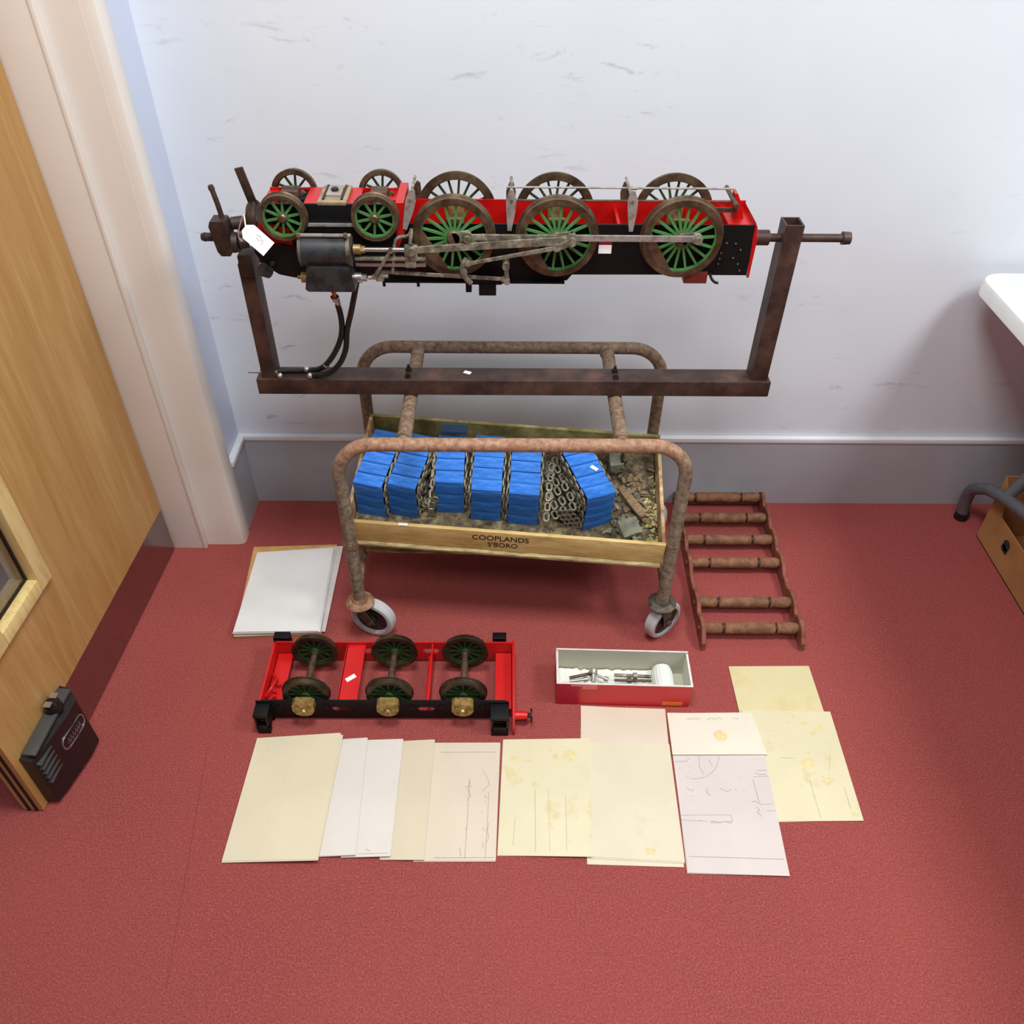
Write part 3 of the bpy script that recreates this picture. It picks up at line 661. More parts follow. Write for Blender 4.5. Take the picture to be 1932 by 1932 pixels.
        def bar(p, q, wa, wb, y, th, e0, e1, name, mat='rods'):
            b = new(); p, q = V((p[0], 0, p[1])), V((q[0], 0, q[1])); d = (q - p).normalized(); nn = V((-d.z, 0, d.x))
            prism(b, [((p + nn * wa).x, (p + nn * wa).z), ((q + nn * wb).x, (q + nn * wb).z), ((q - nn * wb).x, (q - nn * wb).z), ((p - nn * wa).x, (p - nn * wa).z)], y - th / 2, y + th / 2, 'XZ')
            for c_, e_ in ((p, e0), (q, e1)): cyl(b, (c_.x, y - th * .75, c_.z), (c_.x, y + th * .75, c_.z), e_, None, 18)
            return part(name, b, mat, r)
        pins = [(x + .0265, ZW + .007) for x, _ in W]
        bar(pins[0], pins[1], .0055, .0055, yr, .006, .0105, .0115, 'coupling_rod'); bar(pins[1], pins[2], .0055, .0055, yr, .0056, .0115, .0105, 'coupling_rod', 'rod_grey')
        bar((-.186, 1.034), pins[1], .0058, .0078, yk, .006, .008, .0125, 'connecting_rod')
        bar((-.074, 1.012), (.098, ZW - .004), .0028, .0036, CY + s * .104, .005, .0055, .007, 'eccentric_rod')
        bar((.098, ZW - .004), pins[1], .006, .006, CY + s * .1035, .005, .0075, .0085, 'return_crank')
        bar((-.255, .986), (-.004, .972), .003, .003, CY + s * .088, .005, .006, .006, 'radius_rod')
        b = new(); pts = spline([(-.078, CY + s * .096, 1.018), (-.086, CY + s * .096, 1.002), (-.084, CY + s * .096, .984), (-.070, CY + s * .096, .966)], 6); tube(b, pts, .0055, 10); cyl(b, (-.083, CY + s * .075, .992), (-.083, CY + s * .104, .992), .0065, None, 12); part('expansion_link', b, 'rods', r)
        b = new(); tube(b, [(.0, CY + s * .086, 1.004), (.001, CY + s * .088, .985), (.002, CY + s * .088, .964)], .0048, 10); cyl(b, (.0, CY + s * .06, 1.0), (.0, CY + s * .094, 1.0), .0075, None, 12); cyl(b, (.002, CY + s * .08, .968), (.002, CY + s * .096, .968), .006, None, 12); part('lifting_arm', b, 'rods', r)
        b = new(); bb(b, (-.082, CY + s * .068 - .012, .955), (-.008, CY + s * .068 + .012, .963), .001); bb(b, (-.055, CY + s * .07 - .012, .932), (-.02, CY + s * .07 + .012, .957), .001); bb(b, (-.082, CY + s * .07 - .008, .937), (-.070, CY + s * .07 + .008, .957), .001); part('motion_plate', b, 'black', r)
        bar((-.262, .980), (-.225, 1.035), .003, .003, CY + s * .099, .004, .005, .005, 'combination_lever')
        b = new(); cyl(b, (-.276, y0, .975), (-.235, y0, .978), .004, None, 10); box(b, (-.252, y0, .976), (.016, .012, .014), None, .002); part('valve_spindle', b, 'rods', r)
        for x in (-.25, -.18):
            b = new(); cyl(b, (x, CY + s * .06, .955), (x, CY + s * .06, .941), .0032, None, 8); part('lubricator_stub', b, 'black', r)
    # running plate shown underneath, along the black frame
    b = new(); bb(b, (-.25, yF - .012, .950), (.12, yF - .002, .954)); part('running_plate', b, 'black', r)
    # rubber hoses from the steam chest
    b = new(); cyl(b, (-.352, 1.585, .960), (-.352, 1.590, .936), .0060, None, 12); cyl(b, (-.352, 1.590, .936), (-.352, 1.592, .922), .0045, None, 10); part('copper_union', b, 'copper', r, 'copper hose union')
    b = new(); cyl(b, (-.352, 1.592, .924), (-.352, 1.594, .914), .0095, .007, 6); cyl(b, (-.349, 1.596, .914), (-.348, 1.598, .898), .0062, None, 10); part('hose_clip', b, 'silver', r)
    zb = .693 + .0075
    h1 = [(-.349, 1.597, .905), (-.346, 1.598, .872), (-.350, 1.602, .835), (-.365, 1.615, .795), (-.390, 1.635, .750), (-.418, 1.652, .716), (-.450, 1.662, zb + .002), (-.490, 1.664, zb), (-.53, 1.662, zb)]
    b = new(); tube(b, spline(h1, 6), .0062, 12); part('rubber_hose', b, 'rubber', r, 'black rubber hose')
    h2 = [(-.300, 1.588, .968), (-.309, 1.590, .935), (-.322, 1.592, .890), (-.338, 1.602, .840), (-.350, 1.618, .785), (-.372, 1.634, .738), (-.402, 1.640, .708), (-.432, 1.646, zb + .001), (-.446, 1.645, zb)]
    b = new(); tube(b, spline(h2, 6), .0062, 12); part('rubber_hose', b, 'rubber', r, 'black rubber hose')
    b = new(); cyl(b, (-.52, 1.655, zb), (-.556, 1.655, zb + .001), .0062, .005, 12); cyl(b, (-.556, 1.655, zb + .001), (-.588, 1.655, zb + .001), .0028, .002, 8); part('hose_tail', b, 'rod_bright', r, 'bright hose tail')
    for p in ((-.455, 1.661, zb + .006), (-.445, 1.644, zb), (-.405, 1.645, .728), (-.514, 1.646, zb - .002)):
        b = new(); bmesh.ops.create_icosphere(b, subdivisions=2, radius=.0072, matrix=M.Translation(V(p))); part('hose_fitting', b, 'silver', r, 'silver hose fitting')
loco()
def price_tag():
    P = V((-.478, 1.558, 1.062)); d = V((.62, -.1, -.60)).normalized(); n = V((.15, -.85, .5)).normalized(); n = (n - d * n.dot(d)).normalized(); s = n.cross(d)
    r = empty('price_tag', P, 'white card lot tag tied to the left end of the locomotive', 'tag')
    b = new(); L, Wd, t = .029, .0165, .0004
    pl = [(-L, -.007), (-L + .010, -Wd), (L, -Wd), (L, Wd), (-L + .010, Wd), (-L, .007)]
    A = [b.verts.new(P + d * x + s * y + n * t) for x, y in pl]; B = [b.verts.new(P + d * x + s * y - n * t) for x, y in pl]
    b.faces.new(A); b.faces.new(B[::-1])
    for i in range(6): j = (i + 1) % 6; b.faces.new((A[i], A[j], B[j], B[i]))
    part('card', b, 'tag', r)
    b = new()
    for x0, y0, x1, y1 in ((-.004, .006, .006, .008), (-.002, .001, .008, .0), (.012, -.003, .013, .003), (.006, .004, .012, .005)):
        tube(b, [P + d * x0 + s * y0 + n * .0007, P + d * x1 + s * y1 + n * .0007], .0005, 5)
    part('handwriting', b, 'pencil_dark', r)
    b = new(); tube(b, spline([P - d * (L - .004) + n * .0006, P - d * (L + .012) + s * .014 + V((-.006, .02, -.004)), V((-.532, 1.62, 1.04)), V((-.522, 1.63, 1.015))], 6), .0013, 6); part('string', b, 'tag', r)
price_tag()

# ------------------------------------------------------------------ bread trays and their load
FL = V((-.364, 1.51, .372)); FR = V((.388, 1.46, .345)); RL = V((-.336, 1.87, .437))
EX = (FR - FL).normalized(); EY = ((RL - FL) - EX * (RL - FL).dot(EX)).normalized(); EZ = EX.cross(EY)
TR = basis(EX, EY, EZ)
def L(x, y, z): return FL + EX * x + EY * y + EZ * z
def tray(org, label, name, front, base_over, hh, x0, x1, dep, lettering, turn=0):
    r = empty(name, org, label, 'tray', 'wooden bread trays on the trolley')
    r.rotation_euler = (TR @ M.Rotation(rad(turn), 3, 'Z')).to_euler()
    def p(nm, a, b_, mat, bev=.0015, lab=None):
        b = new(); bb(b, a, b_, bev); return link(nm, mesh_of(nm, b, mat), r, lab)
    t = .010
    f = p('front_board', (x0, 0, -hh), (x1, t, 0), front, .002)
    p('rear_board', (x0, dep - t, -hh), (x1, dep, .0), 'tray_rear', .002, 'mossy green rear board')
    p('side_board', (x0, t, -hh), (x0 + .009, dep - t, -.002), 'tray_side'); p('side_board', (x1 - .009, t, -hh), (x1, dep - t, -.002), 'tray_side')
    n = 5
    for k in range(n):
        a = -.011 + (dep + .011) * k / n
        p('base_plank', (x0 + .004, a + .001, -hh - base_over), (x1 - .002, a + (dep + .011) / n - .001, -hh - .0005), 'tray_base')
    if lettering:
        for txt, cx, cz, sz in (('COOPLANDS', .355, -.022, .0205), ("S'BORO", .361, -.0485, .0190)):
            cu = bpy.data.curves.new('lettering', 'FONT'); cu.body = txt; cu.size = sz * 1.33; cu.align_x = 'CENTER'; cu.space_character = 1.02; cu.extrude = .0002; cu.offset = .0002
            tmp = bpy.data.objects.new('lettering_curve', cu); COL.objects.link(tmp)
            me = bpy.data.meshes.new_from_object(tmp.evaluated_get(bpy.context.evaluated_depsgraph_get()))
            bpy.data.objects.remove(tmp)
            me.transform(M.Translation((cx, -.0004, cz - sz * .5)) @ M.Rotation(pi / 2, 4, 'X') @ M.Diagonal((.84, 1, 1, 1))); me.materials.clear(); me.materials.append(MT['ink'])
            link('lettering', me, r, 'black stencilled lettering reading ' + txt)
    return r
top_tray = tray(FL, 'upper wooden tray with cream front lettered in black and full of blue slats', 'bread_tray', 'tray', .009, .074, -.026, .754, .367, True)
tray(L(.012, .038, -.094), 'lower wooden tray mostly hidden beneath the lettered tray', 'bread_tray', 'tray_rear', .008, .062, -.01, .735, .285, False, 3.6)
b = new(); box(b, (.118, .004, .0006), (.022, .007, .001)); o = link('price_sticker', mesh_of('price_sticker', b, 'sticker'), top_tray, 'small white sticker')

def link_mesh():
    b = new(); n = 10; ho, hi_ = [], []
    for k in range(n):
        a = 2 * pi * k / n
        ho.append((.0072 * cos(a) + (.0038 if cos(a) > 0 else -.0038), .0068 * sin(a))); hi_.append((.0034 * cos(a) + (.0040 if cos(a) > 0 else -.0040), .0032 * sin(a)))
    t = .0016
    g = {}
    for nm, pl in (('o', ho), ('i', hi_)):
        for s in (-1, 1): g[nm, s] = [b.verts.new((s * t, p[0], p[1])) for p in pl]
    for k in range(n):
        j = (k + 1) % n
        b.faces.new((g['o', 1][k], g['o', 1][j], g['i', 1][j], g['i', 1][k])); b.faces.new((g['o', -1][j], g['o', -1][k], g['i', -1][k], g['i', -1][j]))
        b.faces.new((g['o', -1][k], g['o', -1][j], g['o', 1][j], g['o', 1][k])); b.faces.new((g['i', -1][j], g['i', -1][k], g['i', 1][k], g['i', 1][j]))
    return mesh_of('chain_link', b, 'chain')
LINK = link_mesh()
def slat_mesh(w_, dep):
    b = new(); t = .006
    pr = [(-dep / 2, 0), (-dep / 2 + .0008, t * .9), (-dep * .2, t), (dep * .2, t), (dep / 2 - .0008, t * .9), (dep / 2, 0)]
    A = [b.verts.new((-w_ / 2, y, z)) for y, z in pr]; B = [b.verts.new((w_ / 2, y, z)) for y, z in pr]
    b.faces.new(A[::-1]); b.faces.new(B)
    for i in range(6): j = (i + 1) % 6; b.faces.new((A[i], A[j], B[j], B[i]))
    return mesh_of('slat', b, 'blue')
def bundle(xc, yf, wd, yaw, dep, h, label, loops, sides, sticker=False, lift=False):
    """a rolled-up length of slatted conveyor chain lying in the tray"""
    r = empty('slat_chain_roll', L(xc, yf, -.0735), label, 'conveyor chain', 'rolled slat chains in the tray')
    R = TR @ M.Rotation(rad(yaw), 3, 'Z'); r.rotation_euler = R.to_euler()
    top = slat_mesh(wd, .0375)
    n = round(dep / .038); pitch = dep / n
    def put(y, z, rx, w_jit=0):
        s = link('slat', top, r); s.location = (random.uniform(-.0008, .0008), y, z); s.rotation_euler = (rx + rad(random.uniform(-2, 2)), 0, rad(random.uniform(-.5, .5))); s.scale = (1, pitch / .0387, 1); return s
    for k in range(n): put(pitch * (k + .5), h - .006 + random.uniform(-.001, .001), 0)
    m = max(2, round(h / .036)); pv = (h - .006) / m
    for k in range(m):
        s = put(.006, pv * (k + .5), pi / 2); s.scale = (1, pv / .0387, 1)
        s = put(dep - .006, pv * (k + .5), -pi / 2); s.scale = (1, pv / .0387, 1)
    if lift:
        
        dm = slat_mesh(wd * .96, .034); dm.materials.clear(); dm.materials.append(MT['blue_dark'])
        for yy, zz, aa in ((dep + .008, h + .008, -14), (dep + .034, h - .004, -40)):
            s = link('slat', dm, r, 'faded dark blue slat'); s.location = (.004, yy, zz); s.rotation_euler = (rad(aa), 0, 0)
    b = new(); bb(b, (-wd / 2 + .010, .012, .002), (wd / 2 - .010, dep - .012, h - .009)); link('coiled_core', mesh_of('coiled_core', b, 'chain_core'), r)
    # chains at the sides, spiralling inwards
    for sd in sides:
        x = sd * (wd / 2 + .0035)
        for lp in range(loops):
            i = .009 + lp * .0195; a0, a1, c0, c1 = i, dep - i, i - .003, h - i
            if a1 - a0 < .03 or c1 - c0 < .012: break
            rr = min(.012, (c1 - c0) / 2 - .001)
            per = []
            for (cx, cz, g0) in ((a1 - rr, c1 - rr, 0), (a0 + rr, c1 - rr, 90), (a0 + rr, c0 + rr, 180), (a1 - rr, c0 + rr, 270)):
                for k in range(4): per.append((cx + rr * cos(rad(g0 + 30 * k)), cz + rr * sin(rad(g0 + 30 * k))))
            per.append(per[0]); seg = []; tot = 0
            for p, q in zip(per, per[1:]):
                d = math.hypot(q[0] - p[0], q[1] - p[1]); seg.append((tot, d, p, q)); tot += d
            nl = max(6, int(tot / .0225))
            for k in range(nl):
                s = tot * (k + .5) / nl
                for t0, d, p, q in seg:
                    if t0 <= s <= t0 + d:
                        f = (s - t0) / max(d, 1e-6); y, z = p[0] + (q[0] - p[0]) * f, p[1] + (q[1] - p[1]) * f
                        a = math.atan2(q[1] - p[1], q[0] - p[0])
                        o = link('chain_link', LINK, r); o.location = (x + sd * (.0022 if k % 2 else -.0006), y, z); o.rotation_euler = (a, 0, 0); break
    if sticker:
        b = new(); box(b, (.018, .088, h + .0012), (.020, .010, .0008), M.Rotation(rad(-35 - yaw), 3, 'Z')); link('price_sticker', mesh_of('price_sticker', b, 'sticker'), r, 'small white price sticker')
bundle(.0225, .077, .072, -7.5, .185, .124, 'blue slat chain roll at the left end of the tray against the side board', 2, (1,))
bundle(.1045, .081, .070, -8.5, .180, .123, 'blue slat chain roll second from the left end of the tray', 3, (-1, 1))
bundle(.2195, .104, .070, 3.5, .160, .124, 'blue slat chain roll with a raised dark end slat behind, right of a chain gap', 2, (-1, 1), False, True)
bundle(.3120, .088, .074, 1.5, .185, .123, 'blue slat chain roll in the middle above the black lettering', 2, (-1, 1))
bundle(.4050, .084, .074, .8, .180, .125, 'blue slat chain roll just left of the wide heap of bare chain links', 3, (-1, 1))
bundle(.5930, .094, .074, 24.5, .185, .128, 'askew blue slat chain roll at the right end bearing a white sticker', 4, (-1, 1), True)
# loose coil of chain beside the askew roll
def chain_heap():
    r = empty('chain_coil', L(.49, .12, -.060), 'coil of bare grimy roller chain in the tray left of the askew blue roll', 'chain')
    r.rotation_euler = TR.to_euler()
    b = new(); hull = [(0, -.02), (.035, -.03), (.06, .0), (.045, .06), (.0, .13), (-.02, .12), (-.02, .02)]
    prism(b, hull, .0, .030, 'XY'); link('coiled_core', mesh_of('coiled_core', b, 'chain_core'), r)
    def lay(p, d, n, sc):
        d = V(d).normalized(); n = V(n).normalized(); n = (n - d * n.dot(d)).normalized()
        o = link('chain_link', LINK, r); o.location = p; o.rotation_euler = M((n, d, n.cross(d))).transposed().to_euler(); o.scale = (1.3, sc, sc)
    for row in range(4):
        for k in range(6):
            t = k / 5
            lay((.058 - .060 * t - row * .021 * (1 - .35 * t) + .004 * (k % 2), -.010 + .145 * t - row * .006, .066 - row * .012 + .004 * sin(t * 3)), (-.42, .91, .05 * (k % 2)), (-.25 - .1 * (k % 2), -.45, .8), 1.3)
    for row in range(3):
        for k in range(4): lay((.030 - row * .012 + .017 * k * .6, -.034, .050 - .015 * k - row * .002), (.25, 0, 1), (-.2, -.9, .3), 1.15)
    for k in range(6): lay((-.026 + .001 * k, -.030 + .028 * k, .020 + .006 * k), (0, 1, .2), (-.1, -.5, .8), 1.25)
chain_heap()
def chain_strip():
    r = empty('chain_strip', L(.168, .10, -.060), 'short loose strip of roller chain in the gap right of the second blue roll', 'chain')
    r.rotation_euler = TR.to_euler()
    def lay(p, d, n, sc):
        d = V(d).normalized(); n = V(n).normalized(); n = (n - d * n.dot(d)).normalized()
        o = link('chain_link', LINK, r); o.location = p; o.rotation_euler = M((n, d, n.cross(d))).transposed().to_euler(); o.scale = (1.3, sc, sc)
    for k in range(6):
        t = k / 5; lay((.006 - .004 * k % 3 * .002, -.004 + .118 * t, .030 + .060 * t), (0, 1, .45), (.1, -.4, .9), 1.3)
    for k in range(4): lay((.004 + .004 * k, -.012 - .002 * (k % 2), .012 + .020 * k * .8), (.5, 0, .85), (.1, -.9, .4), 1.25)
    for k in range(3): lay((-.016 + .008 * k, .004, .010 + .012 * k), (.8, .3, .5), (0, -.8, .6), 1.2)
chain_strip()
def debris():
    # grimy rubbish covering the base of the tray
    b = new(); nx, ny = 58, 30; g = []
    import mathutils
    for i in range(nx + 1):
        row = []
        for j in range(ny + 1):
            x = -.015 + .757 * i / nx; y = .0105 + .345 * j / ny
            f = max(0, min(1, (x - .60) / .06)); back = max(0, (y - .20) / .15)
            h = mathutils.noise.noise(V((x * 22, y * 22, 0))) * .008 + mathutils.noise.noise(V((x * 60, y * 60, 3))) * .005
            z = -.0735 + .004 + f * (max(0, h + .008) + .014 * back)
            row.append(b.verts.new((x, y, z)))
        g.append(row)
    for i in range(nx):
        for j in range(ny): b.faces.new((g[i][j], g[i + 1][j], g[i + 1][j + 1], g[i][j + 1]))
    o = link('debris', mesh_of('debris', b, 'debris', None, 60)); o.location = FL; o.rotation_euler = TR.to_euler(); o['kind'] = 'stuff'
    tag(o, 'brown and grey dirt and shavings over the bottom of the lettered tray', 'debris')
debris()
def scrap(name, mat, c, s, yaw, tilt, label, cat, bev=.003):
    r_ = TR @ M.Rotation(rad(yaw), 3, 'Z') @ M.Rotation(rad(tilt), 3, 'X')
    b = new(); box(b, (0, 0, 0), s, None, 0)
    bmesh.ops.subdivide_edges(b, edges=b.edges[:], cuts=2, use_grid_fill=True)
    for v in b.verts: v.co += V((random.uniform(-1, 1), random.uniform(-1, 1), random.uniform(-1, 1))) * min(s) * .16
    o = link(name, mesh_of(name, b, mat)); o.location = L(*c); o.rotation_euler = r_.to_euler(); tag(o, label, cat); return o
scrap('wood_offcut', 'scrap_wood', (.682, .150, -.036), (.020, .085, .012), 38, 10, 'splintered brown wood offcut lying in the dirt right of the askew blue roll', 'wood')
scrap('grey_offcut', 'scrap_grey', (.672, .078, -.042), (.050, .046, .014), 24, 12, 'flat grey green offcut in the front right corner of the tray', 'offcut')
scrap('grey_block', 'scrap_grey', (.640, .285, -.028), (.036, .055, .03), 6, 0, 'grey metal block at the back of the tray behind the askew roll', 'block')
scrap('black_slot_piece', 'chain_core', (.654, .282, -.012), (.008, .030, .012), 0, 0, 'small black strip on top of the grey metal block', 'strip')
def chips(name, n, mat, cx, sx, cy, sy, z0, size, label, cat):
    b = new()
    for k in range(n):
        c = V((min(.742, max(.612, random.gauss(cx, sx))), min(.345, max(.016, random.gauss(cy, sy))), z0 + random.uniform(0, .014)))
        s = (size * random.uniform(.6, 1.6), size * random.uniform(.3, .8), size * random.uniform(.12, .3))
        box(b, c, s, M.Rotation(random.uniform(0, 6.3), 3, 'Z') @ M.Rotation(random.uniform(-.6, .6), 3, 'X'))
    o = link(name, mesh_of(name, b, mat)); o.location = FL; o.rotation_euler = TR.to_euler(); o['kind'] = 'stuff'
    tag(o, label, cat)
chips('yellow_flakes', 150, 'straw', .730, .010, .10, .07, -.066, .010, 'pale yellow flakes along the right side board of the tray', 'flakes')
chips('wood_shavings', 90, 'scrap_wood', .68, .04, .20, .10, -.062, .016, 'brown wood shavings scattered at the right end of the tray', 'shavings')
chips('grey_scraps', 70, 'scrap_grey', .68, .04, .12, .09, -.064, .016, 'grey scraps scattered at the right end of the tray', 'scraps')

# ------------------------------------------------------------------ rusty roller rack
def rack():
    r = empty('roller_rack', (.665, 1.72, 0), 'rusty ladder-like rack of six rollers between scalloped rails on the carpet', 'rack')
    ys = [2.000, 1.905, 1.808, 1.712, 1.560, 1.468]
    def rx(y, s): return (.5225 if s < 0 else .7835) + (y - 1.43) * (.022 if s < 0 else .032)
    for s in (-1, 1):
        b = new(); pts = []; zs = []
        N = 76
        for k in range(N + 1):
            y = 1.420 + .598 * k / N
            d = min(abs(y - q) for q in ys); z = .040 + .019 * max(0, cos(min(d / .048, 1) * pi / 2)) ** .9
            if k < 3: z -= .012 * (3 - k) / 3
            if k > N - 3: z -= .012 * (k - N + 3) / 3
            pts.append(y); zs.append(z)
        rings = []
        for y, z in zip(pts, zs):
            x = rx(y, s); rings.append([b.verts.new(p) for p in ((x - .0055, y, .0), (x + .0055, y, .0), (x + .0055, y, z - .0015), (x + .004, y, z), (x - .004, y, z), (x - .0055, y, z - .0015))])
        for a, c in zip(rings, rings[1:]):
            for i in range(6): j = (i + 1) % 6; b.faces.new((a[i], a[j], c[j], c[i]))
        b.faces.new(rings[0]); b.faces.new(rings[-1][::-1]); part('rail', b, 'rust_rail', r)
    for y in ys:
        xa, xb = rx(y, -1) + .0045, rx(y, 1) - .0045; w_ = xb - xa; z = .036
        a = V((xa, y, z)); t = lambda f: a + V((w_ * f, 0, 0))
        b = new(); lathe(b, a, (1, 0, 0), [(w_ * f, q * 1.1) for f, q in ((0, .0125), (.015, .0138), (.185, .0136), (.195, .0105), (.215, .0105), (.225, .0142), (.74, .0146), (.752, .0108), (.765, .0108), (.772, .0146), (.80, .0128), (.90, .0150), (.96, .0138), (.999, .0105))], 20)
        ro_ = part('roller', b, 'rust_roller', r)
        for f in (.205, .758):
            b = new(); lathe(b, t(f), (1, 0, 0), [(-.0018, .0116), (-.0018, .0124), (.0018, .0124), (.0018, .0116)], 18); part('groove_ring', b, 'bolt', ro_)
        b = new(); cyl(b, (rx(y, -1) - .010, y, z), (rx(y, -1) - .0045, y, z), .006, None, 6); part('end_nut', b, 'rust_rail', ro_)
        b = new(); cyl(b, (xa + .004, y, z - .022), (xb - .004, y, z - .022), .0035, None, 8); part('tie_rod', b, 'rust_roller', r)
rack()

# ------------------------------------------------------------------ tender chassis on the carpet
def tender():
    r = empty('tender_chassis', (-.28, 1.29, 0), 'upside down red and black model tender chassis with brass axleboxes on the carpet', 'model tender')
    ro = V((-.28, 1.29, 0))
    y0, y1, zt = 1.203, 1.385, .076
    xs = (-.474, -.275, -.098)
    # front plate with slots, black outside
    def plate(y, th, mat, nm, xa, xb):
        b = new(); slots = [(-.385, .030), (-.187, .022)] if nm == 'front_frame_plate' else [(-.36, .03), (-.187, .022)]
        cuts = [xa]
        for c, h in slots: cuts += [c - h, c + h]
        cuts.append(xb); zl, zh = .034, .052
        for i in range(0, len(cuts), 2): bb(b, (cuts[i], y, .008), (cuts[i + 1], y + th, zt))
        for c, h in slots:
            bb(b, (c - h, y, .008), (c + h, y + th, zl)); bb(b, (c - h, y, zh), (c + h, y + th, zt))
            for s in (-1, 1):
                prism(b, [(c + s * h, zl), (c + s * (h - .007), zl), (c + s * h, zl + .007)], y, y + th, 'XZ'); prism(b, [(c + s * h, zh), (c + s * (h - .007), zh), (c + s * h, zh - .007)], y, y + th, 'XZ')
        return part(nm, b, mat, r)
    plate(y0, .004, 'black', 'front_frame_plate', -.580, .005); plate(y1 - .004, .004, 'red_tender', 'rear_frame_plate', -.580, .022)
    b = new(); bb(b, (-.575, y0 + .0042, .010), (.0, y0 + .006, zt - .001)); 
    # end plates, cross members
    b.free()
    b = new(); bb(b, (-.586, y0, .004), (-.580, y1, zt - .004), .001); part('end_plate', b, 'red_tender', r)
    b = new(); bb(b, (.020, 1.160, .0), (.026, y1 + .010, .070), .001); part('buffer_beam', b, 'red_tender', r)
    b = new(); bb(b, (-.578, y0 + .006, .030), (-.540, y1 - .006, .034)); part('end_stretcher', b, 'red_tender', r)
    b = new(); bb(b, (-.022, y0 + .006, .034), (.018, y1 - .006, .038)); part('end_stretcher', b, 'red_tender', r)
    b = new(); bb(b, (-.398, y0 + .004, .060), (-.352, y1 - .004, .066)); m = part('cross_stretcher', b, 'red_tender', r)
    b = new(); bb(b, (-.400, y0 + .004, .030), (-.396, y1 - .004, .066)); part('stretcher_flange', b, 'red_tender', m)
    b = new(); box(b, (-.376, 1.278, .0664), (.026, .012, .0008), M.Rotation(rad(38), 3, 'Z')); part('price_sticker', b, 'sticker', m, 'small white price sticker')
    b = new(); bb(b, (-.184, y0 + .004, .020), (-.180, y1 - .004, .070)); bb(b, (-.194, y0 + .004, .020), (-.180, y1 - .004, .024)); part('thin_stretcher', b, 'red_tender', r)
    for p in ((-.560, 1.24, .034), (-.562, 1.255, .034), (-.555, 1.275, .034), (-.565, 1.29, .034)):
        b = new(); cyl(b, p, V(p) + V((0, 0, .012)), .006, .005, 8); part('brake_boss', b, 'red_tender', r)
    b = new(); tube(b, spline([(-.578, 1.235, .05), (-.565, 1.25, .062), (-.56, 1.28, .058), (-.572, 1.30, .05)], 5), .004, 8); part('drawbar_hook', b, 'red_tender', r)
    # black step brackets at the four corners
    for xa, xb, ya, yb_ in ((-.590, -.556, 1.163, 1.203), (-.032, .012, 1.158, 1.203)):
        b = new(); bb(b, (xa, yb_ - .004, .004), (xb, yb_, .078)); bb(b, (xa, ya, .062), (xb, yb_, .072), .001); bb(b, (xa + .002, ya, 0), (xb - .002, ya + .016, .030), .001); bb(b, (xa + .002, ya, .02), (xa + .006, yb_, .066)); bb(b, (xb - .006, ya, .02), (xb - .002, yb_, .066)); part('step_bracket', b, 'black', r)
    for xa, xb in ((-.585, -.545), (-.030, .005)):
        b = new(); bb(b, (xa, y1, .030), (xb, y1 + .005, .086)); bb(b, (xa, y1 + .0, .080), (xb, y1 + .022, .087), .001); bb(b, (xa, y1 + .012, .0), (xb, y1 + .022, .083)); part('step_bracket', b, 'black', r)
    b = new(); cyl(b, (.026, 1.196, .030), (.056, 1.196, .030), .0115, .0095, 16); bf = part('buffer', b, 'red_tender', r)
    b = new(); cyl(b, (.056, 1.196, .030), (.064, 1.196, .030), .006, None, 10); cyl(b, (.064, 1.196, .030), (.068, 1.196, .030), .017, .016, 20); part('buffer_head', b, 'bolt', bf)
    bm_ = new(); cyl(bm_, (0, 0, 0), (0, -.003, 0), .007, None, 14); bo = mesh_of('boss', bm_, 'black')
    for x in (-.535, -.427, -.345, -.222, -.15, -.052):
        link('frame_boss', bo, r, None, V((x, y0, .052)) - ro)
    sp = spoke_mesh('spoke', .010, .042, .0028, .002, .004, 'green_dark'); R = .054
    zc = .078
    for x in xs:
        for s, yc in ((-1, y0 + .018), (1, y1 - .030)):
            b = new(); o = s
            prof = [(o * .007, R - .008), (o * .007, R), (-o * .005, R + .001), (-o * .0065, R + .004), (-o * .009, R + .004), (-o * .009, R - .008)]
            lathe(b, (x, yc, zc), (0, 1, 0), prof, 48, True); wl = part('tender_wheel', b, 'tender_tyre', r)
            b = new(); ring(b, (x, yc, zc), R - .0075, R - .0125, -.004, .003); part('wheel_rim', b, 'green_dark', wl)
            b = new(); lathe(b, (x, yc, zc), (0, 1, 0), [(-.009, .004), (-.009, .011), (.009, .011), (.009, .004)], 18); part('hub', b, 'green_dark', wl)
            b = new(); lathe(b, (x, yc + .0030, zc), (0, 1, 0), [(-.0008, .009), (-.0008, R - .010), (.0008, R - .010), (.0008, .009)], 36, True); part('spoke_shade_disc', b, 'tender_tyre', wl)  # added dark disc, stands in for the shade between the spokes
            for k in range(12):
                q = link('spoke', sp, wl, None, V((x, yc, zc)) - ro); q.rotation_euler = (0, 2 * pi * k / 12, 0)
        b = new(); cyl(b, (x, y0 + .012, zc), (x, y1 - .024, zc), .0075, None, 14); lathe(b, (x, 1.29, zc), (0, 1, 0), [(-.03, .0075), (-.025, .0088), (.025, .0088), (.03, .0075)], 14); part('axle', b, 'axle_brown', r)
        b = new()
        prism(b, [(x - .025, .086), (x - .018, .092), (x + .018, .092), (x + .025, .086), (x + .026, .066), (x + .018, .052), (x + .006, .046), (x - .006, .046), (x - .018, .052), (x - .026, .066)], y0 - .022, y0 - .0005, 'XZ')
        ab = part('axlebox', b, 'axlebox', r, 'dull brass axlebox')
        for dx in (-.014, .014):
            b = new(); cyl(b, (x + dx, y0 - .022, .078), (x + dx, y0 - .026, .078), .005, None, 10); part('cover_bolt', b, 'brass', ab)
        b = new(); cyl(b, (x, y0 - .022, .064), (x, y0 - .027, .064), .010, .008, 14); part('cover_boss', b, 'axlebox', ab)
